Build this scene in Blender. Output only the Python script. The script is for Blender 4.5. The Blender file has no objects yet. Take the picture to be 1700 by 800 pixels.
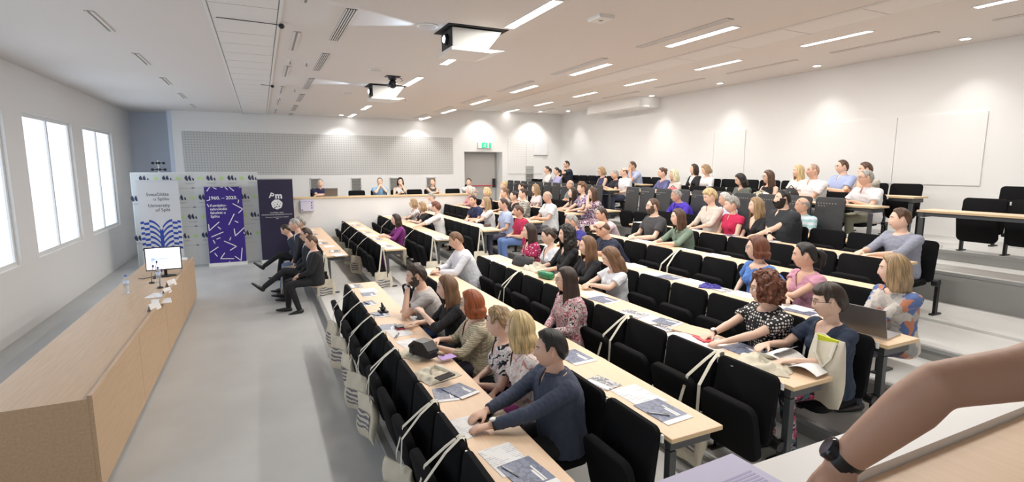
import bpy, math, random
import numpy as np
from mathutils import Vector, Matrix, noise
R = math.radians
rnd = random.Random(7)
SC = bpy.context.scene
COL = SC.collection
HC = 2.45                                    # eye height of the photographer above the hall floor
F_PX = 871.0
# ------------------------------------------------------------------ camera
_p = math.atan2(400-277, F_PX)
_Y = Vector((432-850, 123, -F_PX)).normalized()
_Z = Vector((0, math.cos(_p), math.sin(_p))); _Z -= _Y*_Z.dot(_Y); _Z.normalize()
_X = _Y.cross(_Z)
WC = Matrix((_X, _Y, _Z))                    # camera coords -> world
cam = bpy.data.cameras.new('camera'); camo = bpy.data.objects.new('camera', cam); COL.objects.link(camo)
cam.sensor_width = 36; cam.lens = 36*F_PX/1700; cam.clip_start = .05
camo.matrix_world = Matrix.Translation((0, 0, HC)) @ WC.to_4x4()
SC.camera = camo
# ------------------------------------------------------------------ world, exposure
w = bpy.data.worlds.new('world'); SC.world = w; w.use_nodes = True
w.node_tree.nodes['Background'].inputs[0].default_value = (.75, .85, 1, 1)
w.node_tree.nodes['Background'].inputs[1].default_value = 1.0
SC.view_settings.view_transform = 'Standard'; SC.view_settings.look = 'None'
SC.view_settings.gamma = 1; SC.view_settings.use_curve_mapping = False
SC.view_settings.exposure = 0.40
SC.cycles.max_bounces = 8; SC.cycles.diffuse_bounces = 5; SC.cycles.glossy_bounces = 2
SC.cycles.transmission_bounces = 3; SC.cycles.transparent_max_bounces = 4
SC.cycles.use_light_tree = True
SC.cycles.sample_clamp_indirect = 4
P_PANEL, P_WASH, P_WIN, P_BACK = 32, 42, 35, 36
def area(loc, rot, sx, sy, power, col=(1, 1, 1), spread=180, name='lamp_light'):
    l = bpy.data.lights.new(name, 'AREA'); l.shape = 'RECTANGLE'; l.size = sx; l.size_y = sy
    l.energy = power; l.color = col; l.spread = R(spread)
    o = bpy.data.objects.new(name, l); o.location = loc; o.rotation_euler = rot; COL.objects.link(o); return o
# pixel of the photograph -> point on a known plane (used to read positions off the photo)
def ray(px, py): return WC @ Vector((px-850, 400-py, -F_PX))
def onz(px, py, z): v = ray(px, py); return v*((z-HC)/v.z)+Vector((0, 0, HC))
def onx(px, py, x): v = ray(px, py); return v*(x/v.x)+Vector((0, 0, HC))
def ony(px, py, y): v = ray(px, py); return v*(y/v.y)+Vector((0, 0, HC))
# ------------------------------------------------------------------ layout of the hall
PITCH = .97
FL = [0, .125, .25, .375, .5, .625, .75, .78, 1.16, 1.30]           # floor of row n
def X_(n): return 1.0+PITCH*(n-1)                                   # front edge of desk n
def deskz(n): return FL[n]+.705 if n != 8 else FL[8]+.73
def edge(n): return .81+PITCH*(n-1)                                 # riser of tier n
ZC1, ZC2, YB, XB, YN = 4.0, 4.4, 17.5, 10.38, .94
# ------------------------------------------------------------------ materials
MATS = {}
def nt(m):
    m.use_nodes = True; return m.node_tree, m.node_tree.nodes['Principled BSDF']
def mat(name, col, rough=.6, metal=0, bump=0, bscale=200, var=0, vscale=3, emit=0, spec=None):
    if name in MATS: return MATS[name]
    m = bpy.data.materials.new(name); t, b = nt(m); MATS[name] = m
    c = (*col, 1); b.inputs['Base Color'].default_value = c
    b.inputs['Roughness'].default_value = rough; b.inputs['Metallic'].default_value = metal
    if spec is not None: b.inputs['Specular IOR Level'].default_value = spec
    if emit:
        b.inputs['Emission Color'].default_value = c; b.inputs['Emission Strength'].default_value = emit
    if bump or var:
        tc = t.nodes.new('ShaderNodeTexCoord')
        if bump:
            n = t.nodes.new('ShaderNodeTexNoise'); n.inputs['Scale'].default_value = bscale; n.inputs['Detail'].default_value = 4
            bp = t.nodes.new('ShaderNodeBump'); bp.inputs['Strength'].default_value = bump; bp.inputs['Distance'].default_value = .01
            t.links.new(tc.outputs['Object'], n.inputs['Vector']); t.links.new(n.outputs['Fac'], bp.inputs['Height'])
            t.links.new(bp.outputs['Normal'], b.inputs['Normal'])
        if var:
            n = t.nodes.new('ShaderNodeTexNoise'); n.inputs['Scale'].default_value = vscale; n.inputs['Detail'].default_value = 5
            r = t.nodes.new('ShaderNodeValToRGB')
            r.color_ramp.elements[0].position = .3; r.color_ramp.elements[1].position = .7
            r.color_ramp.elements[0].color = (*[x*(1-var) for x in col], 1)
            r.color_ramp.elements[1].color = (*[min(1, x*(1+var)) for x in col], 1)
            t.links.new(tc.outputs['Object'], n.inputs['Vector']); t.links.new(n.outputs['Fac'], r.inputs['Fac'])
            t.links.new(r.outputs['Color'], b.inputs['Base Color'])
    return m
def wood(name, c1, c2, sc=(1.2, 1.2, 1.2), ax=(18, 1, 18), rough=.45):
    m = bpy.data.materials.new(name); t, b = nt(m)
    tc = t.nodes.new('ShaderNodeTexCoord'); mp = t.nodes.new('ShaderNodeMapping'); mp.inputs['Scale'].default_value = ax
    n = t.nodes.new('ShaderNodeTexNoise'); n.inputs['Scale'].default_value = 3; n.inputs['Detail'].default_value = 6
    r = t.nodes.new('ShaderNodeValToRGB'); r.color_ramp.elements[0].color = (*c1, 1); r.color_ramp.elements[1].color = (*c2, 1)
    r.color_ramp.elements[0].position = .35; r.color_ramp.elements[1].position = .65
    t.links.new(tc.outputs['Object'], mp.inputs[0]); t.links.new(mp.outputs[0], n.inputs['Vector'])
    t.links.new(n.outputs['Fac'], r.inputs['Fac']); t.links.new(r.outputs['Color'], b.inputs['Base Color'])
    b.inputs['Roughness'].default_value = rough; return m
def pattern(name, kind, cols, scale=20, rough=.8, thr=.4):
    """cloth and print patterns: dots, blobs, floral, stripe, check, lines"""
    if name in MATS: return MATS[name]
    m = bpy.data.materials.new(name); t, b = nt(m); MATS[name] = m; N = t.nodes.new; L = t.links.new
    b.inputs['Roughness'].default_value = rough
    tc = N('ShaderNodeTexCoord')
    r = N('ShaderNodeValToRGB'); r.color_ramp.interpolation = 'CONSTANT'; el = r.color_ramp.elements
    def setc(pos):
        while len(el) < len(pos): el.new(.5)
        for e, p, c in zip(el, pos, cols): e.position = p; e.color = (*c, 1)
    if kind == 'dots':
        v = N('ShaderNodeTexVoronoi'); v.inputs['Scale'].default_value = scale; v.inputs['Randomness'].default_value = .25
        L(tc.outputs['Object'], v.inputs['Vector']); L(v.outputs['Distance'], r.inputs['Fac']); setc([0, thr])
    elif kind == 'blobs':
        n = N('ShaderNodeTexNoise'); n.inputs['Scale'].default_value = scale; n.inputs['Detail'].default_value = 2
        n.inputs['Distortion'].default_value = 1.5
        L(tc.outputs['Object'], n.inputs['Vector']); L(n.outputs['Fac'], r.inputs['Fac'])
        k = len(cols); setc([0]+[.5+(i-(k-2)/2)*.09 for i in range(k-1)])
    elif kind == 'floral':
        v = N('ShaderNodeTexVoronoi'); v.inputs['Scale'].default_value = scale
        n = N('ShaderNodeTexNoise'); n.inputs['Scale'].default_value = scale; mx = N('ShaderNodeMix'); mx.data_type = 'VECTOR'
        mx.inputs[0].default_value = .12
        L(tc.outputs['Object'], n.inputs['Vector']); L(tc.outputs['Object'], mx.inputs[4]); L(n.outputs['Color'], mx.inputs[5])
        L(mx.outputs[1], v.inputs['Vector']); sp = N('ShaderNodeSeparateColor'); L(v.outputs['Color'], sp.inputs[0])
        L(sp.outputs[0], r.inputs['Fac']); setc([i/len(cols) for i in range(len(cols))])
    elif kind in ('stripe', 'check', 'zebra'):
        wv = N('ShaderNodeTexWave'); wv.inputs['Scale'].default_value = scale; wv.bands_direction = 'Z' if kind != 'check' else 'Y'
        wv.inputs['Distortion'].default_value = 6 if kind == 'zebra' else 0
        L(tc.outputs['Object'], wv.inputs['Vector']); 
        if kind == 'check':
            w2 = N('ShaderNodeTexWave'); w2.inputs['Scale'].default_value = scale; w2.bands_direction = 'Z'
            L(tc.outputs['Object'], w2.inputs['Vector']); mm = N('ShaderNodeMath'); mm.operation = 'MINIMUM'
            L(wv.outputs['Fac'], mm.inputs[0]); L(w2.outputs['Fac'], mm.inputs[1]); L(mm.outputs[0], r.inputs['Fac'])
            setc([0, .12])
        else: L(wv.outputs['Fac'], r.inputs['Fac']); setc([0, thr])
    elif kind == 'lines':                      # rows of print on a sheet, in UV
        br = N('ShaderNodeTexBrick'); br.inputs['Scale'].default_value = scale
        br.inputs['Mortar Size'].default_value = .018; br.inputs['Brick Width'].default_value = .43; br.inputs['Row Height'].default_value = .055
        br.inputs['Color1'].default_value = (*cols[1], 1); br.inputs['Color2'].default_value = (*cols[0], 1); br.inputs['Mortar'].default_value = (*cols[0], 1)
        br.inputs['Mortar Smooth'].default_value = 0
        mp = N('ShaderNodeMapping'); L(tc.outputs['UV'], mp.inputs[0]); L(mp.outputs[0], br.inputs['Vector'])
        n = N('ShaderNodeTexNoise'); n.inputs['Scale'].default_value = 2.2; L(tc.outputs['UV'], n.inputs['Vector'])
        cr = N('ShaderNodeMath'); cr.operation = 'GREATER_THAN'; cr.inputs[1].default_value = .46; L(n.outputs['Fac'], cr.inputs[0])
        mx = N('ShaderNodeMix'); mx.data_type = 'RGBA'; L(cr.outputs[0], mx.inputs[0]); mx.inputs[6].default_value = (*cols[0], 1)
        L(br.outputs['Color'], mx.inputs[7]); L(mx.outputs[2], b.inputs['Base Color']); return m
    L(r.outputs['Color'], b.inputs['Base Color']); return m
def hairmat(c):
    name = 'hair_%02d%02d%02d' % tuple(int(x*99) for x in c)
    if name in MATS: return MATS[name]
    m = bpy.data.materials.new(name); t, b = nt(m); MATS[name] = m
    uv = t.nodes.new('ShaderNodeUVMap'); mp = t.nodes.new('ShaderNodeMapping'); mp.inputs['Scale'].default_value = (70, 3, 1)
    n = t.nodes.new('ShaderNodeTexNoise'); n.inputs['Scale'].default_value = 1; n.inputs['Detail'].default_value = 3
    r = t.nodes.new('ShaderNodeValToRGB'); r.color_ramp.elements[0].position = .3; r.color_ramp.elements[1].position = .72
    r.color_ramp.elements[0].color = (*[x*.38 for x in c], 1); r.color_ramp.elements[1].color = (*[min(1, x*1.6) for x in c], 1)
    bp = t.nodes.new('ShaderNodeBump'); bp.inputs['Strength'].default_value = .5; bp.inputs['Distance'].default_value = .006
    L = t.links.new; L(uv.outputs[0], mp.inputs[0]); L(mp.outputs[0], n.inputs['Vector']); L(n.outputs['Fac'], r.inputs['Fac'])
    L(r.outputs['Color'], b.inputs['Base Color']); L(n.outputs['Fac'], bp.inputs['Height']); L(bp.outputs['Normal'], b.inputs['Normal'])
    b.inputs['Roughness'].default_value = .45; return m

M_wall = mat('white_wall_paint', (.82, .82, .81), .75, bump=.03, bscale=90)
M_ceil = mat('ceiling_paint', (.74, .70, .67), .85)
M_floor = mat('grey_vinyl_floor', (.50, .505, .495), .42, var=.06, vscale=1.5)
M_step = mat('tier_vinyl', (.60, .60, .585), .5, var=.05, vscale=2)
M_riser = mat('tier_riser', (.27, .275, .27), .6)
M_trim = mat('grey_metal_strip', (.42, .43, .43), .4, .5)
M_beech = wood('beech_laminate', (.76, .55, .37), (.80, .59, .41))
M_beech2 = wood('beech_panel', (.50, .34, .20), (.56, .39, .245))
M_edge = mat('beech_edging', (.70, .52, .31), .5)
M_blk = mat('black_upholstery', (.010, .010, .011), .85, bump=.12, bscale=500, spec=.10)
M_blk2 = mat('black_plastic', (.012, .012, .013), .45)
M_ply = mat('dark_grey_seat_shell', (.045, .048, .052), .55)
M_steel = mat('dark_grey_steel', (.075, .08, .085), .42, .3)
M_clip = mat('white_plastic', (.8, .8, .78), .5)
M_canvas = mat('natural_canvas', (.66, .61, .49), .9, bump=.2, bscale=300, var=.06, vscale=12)
M_strap = mat('canvas_strap', (.68, .65, .55), .9)
M_print = pattern('bag_print', 'zebra', [(.16, .16, .19), (.58, .54, .45)], 7, .9, .5)
M_paper = mat('white_paper', (.85, .85, .84), .7)
M_text = pattern('printed_page', 'lines', [(.84, .84, .84), (.36, .36, .42)], 1.0)
M_navy = pattern('navy_patterned_cover', 'zebra', [(.10, .12, .19), (.17, .20, .30)], 30, .35, .5)
M_photo = pattern('grey_photo_print', 'blobs', [(.12, .12, .15), (.3, .3, .33), (.6, .6, .6)], 25, .4)
M_lav = mat('lavender_paper', (.66, .64, .86), .6)
M_light = mat('lamp_panel_light', (1, .985, .96), .5, emit=7)
M_dark = mat('slot_black', (.008, .008, .008), .8)
M_grill = mat('grille_grey', (.33, .33, .31), .5, .3)
M_glass = mat('black_lens', (.01, .012, .02), .08)
M_lea = mat('black_leather', (.012, .012, .014), .35, bump=.2, bscale=90)
# ------------------------------------------------------------------ mesh helpers
class MB:
    def __init__(s): s.v = []; s.f = []; s.m = []; s.uv = None
    def add(s, V, Fc, m=0):
        k = len(s.v); s.v += [tuple(p) for p in V]; s.f += [tuple(i+k for i in f) for f in Fc]; s.m += [m]*len(Fc) if not isinstance(m, list) else m
        return s
    def box(s, c, d, m=0, rot=None):
        x, y, z = [q/2 for q in d]
        V = [Vector((i*x, j*y, k*z)) for i in (-1, 1) for j in (-1, 1) for k in (-1, 1)]
        if rot is not None: V = [rot @ v for v in V]
        V = [v+Vector(c) for v in V]
        return s.add(V, [(0, 1, 3, 2), (4, 6, 7, 5), (0, 4, 5, 1), (2, 3, 7, 6), (0, 2, 6, 4), (1, 5, 7, 3)], m)
    def b2(s, a, b, m=0): return s.box([(p+q)/2 for p, q in zip(a, b)], [abs(q-p) for p, q in zip(a, b)], m)
    def loft(s, P, Rr, side=(0, 1, 0), n=12, m=0, sq=1.0):
        P = [Vector(p) for p in P]; V = []; Fc = []; K = len(P); side = Vector(side)
        for i, p in enumerate(P):
            t = (P[min(i+1, K-1)]-P[max(i-1, 0)])
            t = t.normalized() if t.length > 1e-9 else Vector((0, 0, 1))
            a = side - t*side.dot(t)
            if a.length < .2: a = Vector((1, .3, .2)); a -= t*a.dot(t)
            a.normalize(); b = t.cross(a); r = Rr[i] if isinstance(Rr[i], (tuple, list)) else (Rr[i], Rr[i])
            for k in range(n):
                g = 2*math.pi*k/n; cg, sg = math.cos(g), math.sin(g)
                if sq != 1: cg = math.copysign(abs(cg)**sq, cg); sg = math.copysign(abs(sg)**sq, sg)
                V.append(p+a*cg*r[0]+b*sg*r[1])
        for i in range(K-1):
            for k in range(n):
                k2 = (k+1) % n; Fc.append((i*n+k, i*n+k2, (i+1)*n+k2, (i+1)*n+k))
        V.append(P[0]); V.append(P[-1]); A = K*n; B = A+1
        for k in range(n): Fc.append((A, (k+1) % n, k)); Fc.append((B, (K-1)*n+k, (K-1)*n+(k+1) % n))
        return s.add(V, Fc, m)
    def tube(s, P, r, n=8, m=0): return s.loft(P, [r]*len(P), (.31, .2, .93), n, m)
    def limb(s, a, b, ra, rb, n=12, m=0):
        a = Vector(a); b = Vector(b); d = (b-a); L = d.length or 1e-6; d = d/L
        P = [a-d*ra*.9, a-d*ra*.6, a]+[a.lerp(b, t) for t in (.33, .66)]+[b, b+d*rb*.6, b+d*rb*.9]
        q = [ra*.4, ra*.8, ra, ra*.67+rb*.33+.002, ra*.33+rb*.67, rb, rb*.8, rb*.4]
        return s.loft(P, q, (0, 1, .1), n, m)
    def ell(s, c, r, nu=12, nv=8, m=0, rot=None):
        V = []; Fc = []
        for j in range(1, nv):
            e = math.pi*j/nv-math.pi/2
            for i in range(nu):
                a = 2*math.pi*i/nu; V.append(Vector((r[0]*math.cos(e)*math.cos(a), r[1]*math.cos(e)*math.sin(a), r[2]*math.sin(e))))
        V += [Vector((0, 0, -r[2])), Vector((0, 0, r[2]))]; B = len(V)-2
        for j in range(nv-2):
            for i in range(nu):
                i2 = (i+1) % nu; Fc.append((j*nu+i, j*nu+i2, (j+1)*nu+i2, (j+1)*nu+i))
        for i in range(nu): i2 = (i+1) % nu; Fc.append((B, i2, i)); Fc.append((B+1, (nv-2)*nu+i, (nv-2)*nu+i2))
        if rot is not None: V = [rot @ v for v in V]
        return s.add([v+Vector(c) for v in V], Fc, m)
    def prism(s, pts, ax, a, b, m=0):
        """outline pts (2D) in the plane normal to axis ax, from a to b"""
        def P(q, h):
            return [(h, q[0], q[1]), (q[0], h, q[1]), (q[0], q[1], h)][ax]
        n = len(pts); V = [P(q, a) for q in pts]+[P(q, b) for q in pts]
        return s.add(V, [tuple(range(n))[::-1], tuple(range(n, 2*n))]+[(i, (i+1) % n, n+(i+1) % n, n+i) for i in range(n)], m)
    def mesh(s, name, mats, smooth=0):
        me = bpy.data.meshes.new(name); me.from_pydata(s.v, [], s.f)
        for m in (mats if isinstance(mats, (list, tuple)) else [mats]): me.materials.append(m)
        if any(s.m): me.polygons.foreach_set('material_index', s.m)
        if s.uv:
            u = me.uv_layers.new(name='UVMap'); li = [0]*len(me.loops); me.loops.foreach_get('vertex_index', li)
            u.data.foreach_set('uv', [c for i in li for c in s.uv[i]])
        if smooth: me.shade_smooth()
        if smooth and smooth > 1: me.set_sharp_from_angle(angle=R(smooth))
        me.update(); return me
    def build(s, name, mats, parent=None, smooth=0, loc=None, recalc=False):
        me = s.mesh(name, mats, smooth)
        return link(name, me, parent, loc)
def link(name, me, parent=None, loc=None, rz=0):
    o = bpy.data.objects.new(name, me); COL.objects.link(o)
    if parent: o.parent = parent
    if loc is not None: o.location = loc
    if rz: o.rotation_euler.z = rz
    return o
def empty(name, loc, rz=0):
    o = bpy.data.objects.new(name, None); COL.objects.link(o); o.location = loc; o.rotation_euler.z = rz; o.empty_display_size = .1; return o
def tag(o, label, cat, group=None):
    o['label'] = label; o['category'] = cat
    if group: o['group'] = group
    return o
def struct(o): o['kind'] = 'structure'; return o
ORD = ['first', 'second', 'third', 'fourth', 'fifth', 'sixth', 'seventh', 'eighth', 'ninth', 'tenth', 'eleventh', 'twelfth', 'thirteenth', 'fourteenth', 'fifteenth', 'sixteenth', 'seventeenth', 'eighteenth', 'nineteenth', 'twentieth', 'twenty-first']
def sheet_uv(mb):
    V = mb.v; xs = [p[0] for p in V]; ys = [p[1] for p in V]
    mb.uv = [((p[0]-min(xs))/(max(xs)-min(xs)+1e-9), (p[1]-min(ys))/(max(ys)-min(ys)+1e-9)) for p in V]; return mb
# ------------------------------------------------------------------ room shell
XF = -3.3                                    # front wall behind the lectern desk
struct(MB().b2((XF, -2.6, -.1), (edge(1), YB+1.2, 0)).build('floor', M_floor))
# tiers, one slab each with its riser and metal nosing
for n in range(1, 10):
    x0 = edge(n) if n < 8 else edge(8)+(n-8)*PITCH
    x1 = (edge(n+1) if n < 7 else (edge(8)+(n-7)*PITCH)) if n < 9 else XB
    y1 = 15.2 if n < 7 else YB
    t = struct(MB().b2((x0, YN, -.1), (x1, y1, FL[n])).build('tier', M_step))
    if n in (1, 2, 3, 4, 5, 6, 8, 9):
        struct(MB().b2((x0-.012, YN, FL[n-1]+.001), (x0, y1, FL[n]-.012)).build('tier_riser', M_riser))
        struct(MB().b2((x0-.02, YN, FL[n]-.03), (x0+.035, y1, FL[n]+.004)).build('tier_nosing', M_trim))
# far gallery: raised floor, low white wall, counter
GZ = .88
struct(MB().b2((-.2, 15.2, -.1), (edge(7), YB, GZ)).build('gallery_floor', M_step))
struct(MB().b2((-.2, 15.2, GZ), (5.95, 15.32, 1.60)).b2((-.2, 15.1, 0), (5.95, 15.2, 1.60)).b2((-.2, 15.32, GZ), (-.1, YB, 1.6)).build('wall_gallery', M_wall))
tag(MB().b2((-.2, 15.07, 1.601), (5.97, 15.55, 1.635)).build('counter_top', M_edge), 'long beech counter top on the low white far wall', 'counter')
# near gallery parapet with cap and counter
struct(MB().b2((-.2, .83, 0), (XB, YN, 1.60)).build('wall_near_gallery', M_wall))
struct(MB().b2((-.2, -2.6, -.1), (XB, .83, GZ)).build('gallery_floor', M_step))
struct(MB().b2((-.2, .79, 1.60), (XB, YN+.0, 1.63)).build('trim_1', mat('white_cap', (.84, .84, .83), .4)))
tag(MB().b2((-.2, .40, 1.565), (6, .788, 1.60)).build('counter_top', M_beech), 'beech counter top behind the white ledge at lower right', 'counter')
# walls
def holes_wall(name, y0, y1, xa, xb, za, zb, hx0, hx1, hz0, hz1, mt):
    m = MB(); m.b2((xa, y0, za), (hx0, y1, zb)); m.b2((hx1, y0, za), (xb, y1, zb))
    m.b2((hx0, y0, hz1), (hx1, y1, zb))
    if hz0 > za+.01: m.b2((hx0, y0, za), (hx1, y1, hz0))
    return struct(m.build(name, mt))
holes_wall('wall_far', YB, YB+.12, -2.15, XB, 0, ZC2+.1, 6.47, 7.93, GZ, 2.98, M_wall)
# door niche
m = MB(); m.b2((6.35, YB+.12, GZ), (6.47, YB+.62, 2.98)).b2((7.93, YB+.12, GZ), (8.05, YB+.62, 2.98)).b2((6.35, YB+.12, 2.98), (8.05, YB+.62, 3.1)).b2((6.47, YB+.12, GZ-.1), (7.93, YB+.62, GZ))
struct(m.build('wall_door_niche', M_wall))
d = struct(MB().b2((6.47, YB+.55, GZ), (7.93, YB+.62, 2.98)).build('door_1', mat('grey_door_paint', (.52, .51, .49), .5)))
MB().b2((6.47, YB+.53, GZ), (6.53, YB+.55, 2.98)).b2((7.87, YB+.53, GZ), (7.93, YB+.55, 2.98)).b2((6.53, YB+.53, 2.92), (7.87, YB+.55, 2.98)).build('door_frame', mat('door_frame_grey', (.36, .36, .35), .5), d)
MB().b2((6.75, YB+.45, 1.745), (7.75, YB+.48, 1.785)).build('push_bar', mat('red_bar', (.55, .05, .05), .4), d)
MB().b2((7.76, YB+.42, 1.70), (7.84, YB+.53, 2.02)).b2((6.66, YB+.42, 1.72), (6.75, YB+.53, 1.82)).build('door_handle', M_blk2, d)
MB().b2((6.9, YB+.535, 1.05), (7.6, YB+.55, 1.55)).build('kick_panel', mat('kick_plate', (.42, .42, .41), .4), d)
struct(MB().b2((XF, YB+1.0, 0), (-2.15, YB+1.12, ZC1)).b2((-2.27, YB+.12, 0), (-2.15, YB+1.0, ZC1)).build('wall_recess', mat('daylight_tinted_wall', (.70, .76, .86), .7)))  # white recess wall, its colour tinted with the bluish daylight falling on it
struct(MB().b2((XB, YN-3.6, 0), (XB+.12, YB+.12, ZC2+.1)).build('wall_back', M_wall))
struct(MB().b2((XF, -2.72, 0), (XB, -2.6, ZC2+.1)).build('wall_near', M_wall))
# front wall with windows towards the far end
wn = [(1.5, 3.9), (4.6, 7.0), (7.7, 10.1), (10.8, 13.2), (13.9, 16.3)]
m = MB(); m.b2((XF-.15, -2.6, 0), (XF, YB+1.1, 1.0)); m.b2((XF-.15, -2.6, 3.3), (XF, YB+1.1, ZC1)); e = -2.6
for a, b in wn: m.b2((XF-.15, e, 1.0), (XF, a, 3.3)); e = b
m.b2((XF-.15, e, 1.0), (XF, YB+1.1, 3.3)); struct(m.build('wall_front', M_wall))
for i, (a, b) in enumerate(wn):
    w_ = struct(MB().b2((XF-.12, a, 1.0), (XF-.05, a+.06, 3.3)).b2((XF-.12, b-.06, 1.0), (XF-.05, b, 3.3)).b2((XF-.12, a+.06, 1.0), (XF-.05, b-.06, 1.06)).b2((XF-.12, a+.06, 3.24), (XF-.05, b-.06, 3.3)).b2((XF-.12, (a+b)/2-.03, 1.06), (XF-.05, (a+b)/2+.03, 3.24)).build('window_%d' % (i+1), M_clip))
    MB().b2((XF-.1, a+.06, 1.06), (XF-.08, b-.06, 3.24)).build('pane', mat('frosted_daylight_pane', (.75, .86, 1), .3, emit=1.0), w_)
    area((XF+.02, (a+b)/2, 2.15), (0, R(-90), 0), 2.2, 2.3, P_WIN/5*(1.6 if i > 2 else .6), (.62, .80, 1.0), 170, 'window_daylight')
# ceiling: flat, slope, flat
struct(MB().b2((XF, -2.6, ZC1), (5.0, YB+1.1, ZC1+.1)).build('ceiling', M_ceil))
struct(MB().prism([(5.0, ZC1), (6.0, ZC2), (6.0, ZC2+.1), (5.0, ZC1+.1)], 1, -2.6, YB).build('ceiling_slope', M_ceil))
struct(MB().b2((6.0, -2.6, ZC2), (XB, YB, ZC2+.1)).build('ceiling_upper', M_ceil))
# strips of ceiling tiles, each tile its own slightly dropped panel
M_tile = mat('ceiling_tile', (.79, .77, .75), .8); M_joint = mat('tile_joint', (.42, .41, .40), .8)
def tiles(x0, x1, z, y0, y1, step, nm):
    r = struct(MB().b2((x0, y0, z-.004), (x1, y1, z)).build(nm, M_joint))
    y = y0; me = MB().b2((.012, .008, -.012), (x1-x0-.012, step-.008, 0)).mesh('tile', M_tile)
    while y+step <= y1+.01: link('tile', me, r, (x0, y, z-.004)); y += step
    MB().b2((x0-.03, y0, z-.016), (x0, y1, z)).b2((x1, y0, z-.016), (x1+.03, y1, z)).build('edge_profile', M_tile, r)
tiles(-.37, .26, ZC1, 2.3, YB, .6, 'ceiling_tile_strip')
tiles(6.82, 7.44, ZC2, 3.2, YB, 1.1, 'ceiling_tile_strip')
# beam housing high on the back wall
struct(MB().b2((XB-.75, 12.0, 4.12), (XB, 14.6, ZC2)).build('wall_bulkhead', M_wall))
# perforated acoustic panels: shallow boards with a grid of holes
def perf(name, col, dark, sc):
    m = bpy.data.materials.new(name); t, b = nt(m); N = t.nodes.new; L = t.links.new
    tc = N('ShaderNodeTexCoord'); v = N('ShaderNodeTexVoronoi'); v.inputs['Scale'].default_value = sc; v.inputs['Randomness'].default_value = 0
    r = N('ShaderNodeValToRGB'); r.color_ramp.interpolation = 'CONSTANT'; r.color_ramp.elements[0].color = (*dark, 1); r.color_ramp.elements[1].color = (*col, 1); r.color_ramp.elements[1].position = .3
    L(tc.outputs['Object'], v.inputs['Vector']); L(v.outputs['Distance'], r.inputs['Fac']); L(r.outputs['Color'], b.inputs['Base Color']); b.inputs['Roughness'].default_value = .8; return m
M_perf = perf('perforated_panel_grey', (.58, .58, .565), (.36, .36, .36), 14); M_perfw = perf('perforated_panel_white', (.82, .82, .81), (.66, .66, .66), 12)
pn = empty('acoustic_panel_field', (0, 0, 0)); struct(pn)
x = -1.93
for i in range(7):
    MB().b2((x+.0015, YB-.014, 2.22), (x+1.141-.0015, YB, 3.44)).build('panel', M_perf, pn); x += 1.141
pn = empty('acoustic_panel_field', (0, 0, 0)); struct(pn)
for a, b in ((8.15, 8.9), (8.9, 9.6)): MB().b2((a, YB-.02, 2.2), (b-.01, YB, 3.44)).build('panel', M_perfw, pn)
for a, b in ((9.0, 10.9), (4.4, 7.03)):
    pn = empty('acoustic_panel_field', (0, 0, 0)); struct(pn)
    for i in range(2): MB().b2((XB-.02, a+(b-a)/2*i+.005, 2.15), (XB, a+(b-a)/2*(i+1)-.005, 3.32)).build('panel', M_perfw, pn)
# whiteboard-like frame beside the corner on the far wall
t = tag(empty('notice_board', (9.49, YB, 3.17)), 'plain white framed board on the far wall near the corner', 'board')
MB().b2((-.29, -.04, -.28), (.29, 0, .28)).build('board', mat('board_white', (.84, .84, .86), .4), t); MB().b2((-.3, -.06, -.3), (.3, 0, -.275)).build('ledge', M_grill, t)
# exit sign
t = tag(empty('exit_sign', (7.21, YB, 3.2)), 'green and white running man exit sign above the grey door', 'sign')
MB().b2((-.25, -.09, -.1), (.25, 0, .1)).build('housing', M_clip, t)
g = MB().b2((-.12, -.096, -.09), (.1, -.09, .09), 0).b2((.16, -.096, -.09), (.235, -.09, .09), 0).build('sign_face', mat('exit_green', (.02, .55, .30), .4, emit=.35), t)
f = MB(); f.ell((.02, -.1, .06), (.017, .004, .017), 10, 6); f.tube([(.01, -.1, .04), (-.01, -.1, -.01)], .013); f.tube([(-.01, -.1, -.01), (.03, -.1, -.03), (.01, -.1, -.075)], .009); f.tube([(-.01, -.1, -.01), (-.03, -.1, -.04), (-.07, -.1, -.05)], .009); f.tube([(.01, -.1, .03), (.05, -.1, .0)], .008); f.tube([(.01, -.1, .03), (-.04, -.1, .02), (-.05, -.1, -.01)], .008)
f.build('running_figure', M_clip, t); MB().tube([(0, -.04, .1), (0, -.04, .14)], .015).build('hanger', M_grill, t)
# louvre grilles low on the far wall
for i, (a, b, z0, z1) in enumerate([(1.37, 1.66, 1.3, 2.1), (2.6, 2.92, 1.3, 2.1), (3.83, 4.15, 1.3, 2.1), (5.08, 5.4, 1.3, 2.1), (8.86, 9.2, 1.7, 2.48)]):
    t = tag(empty('wall_grille', (a, YB, z0)), 'grey louvred air grille low on the far wall, %s from the left' % ORD[i], 'grille', 'louvred grilles on the far wall')
    MB().b2((0, -.03, 0), (b-a, 0, .02)).b2((0, -.03, z1-z0-.02), (b-a, 0, z1-z0)).b2((0, -.03, 0), (.02, 0, z1-z0)).b2((b-a-.02, -.03, 0), (b-a, 0, z1-z0)).build('frame', mat('grille_frame', (.6, .6, .6), .5), t)
    sl = MB(); k = 0
    while k*.05+.03 < z1-z0-.04: sl.box(((b-a)/2, -.015, .045+k*.05), (b-a-.05, .022, .036), 0, Matrix.Rotation(R(35), 3, 'X')); k += 1
    sl.build('louvre_slats', M_grill, t)
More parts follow.
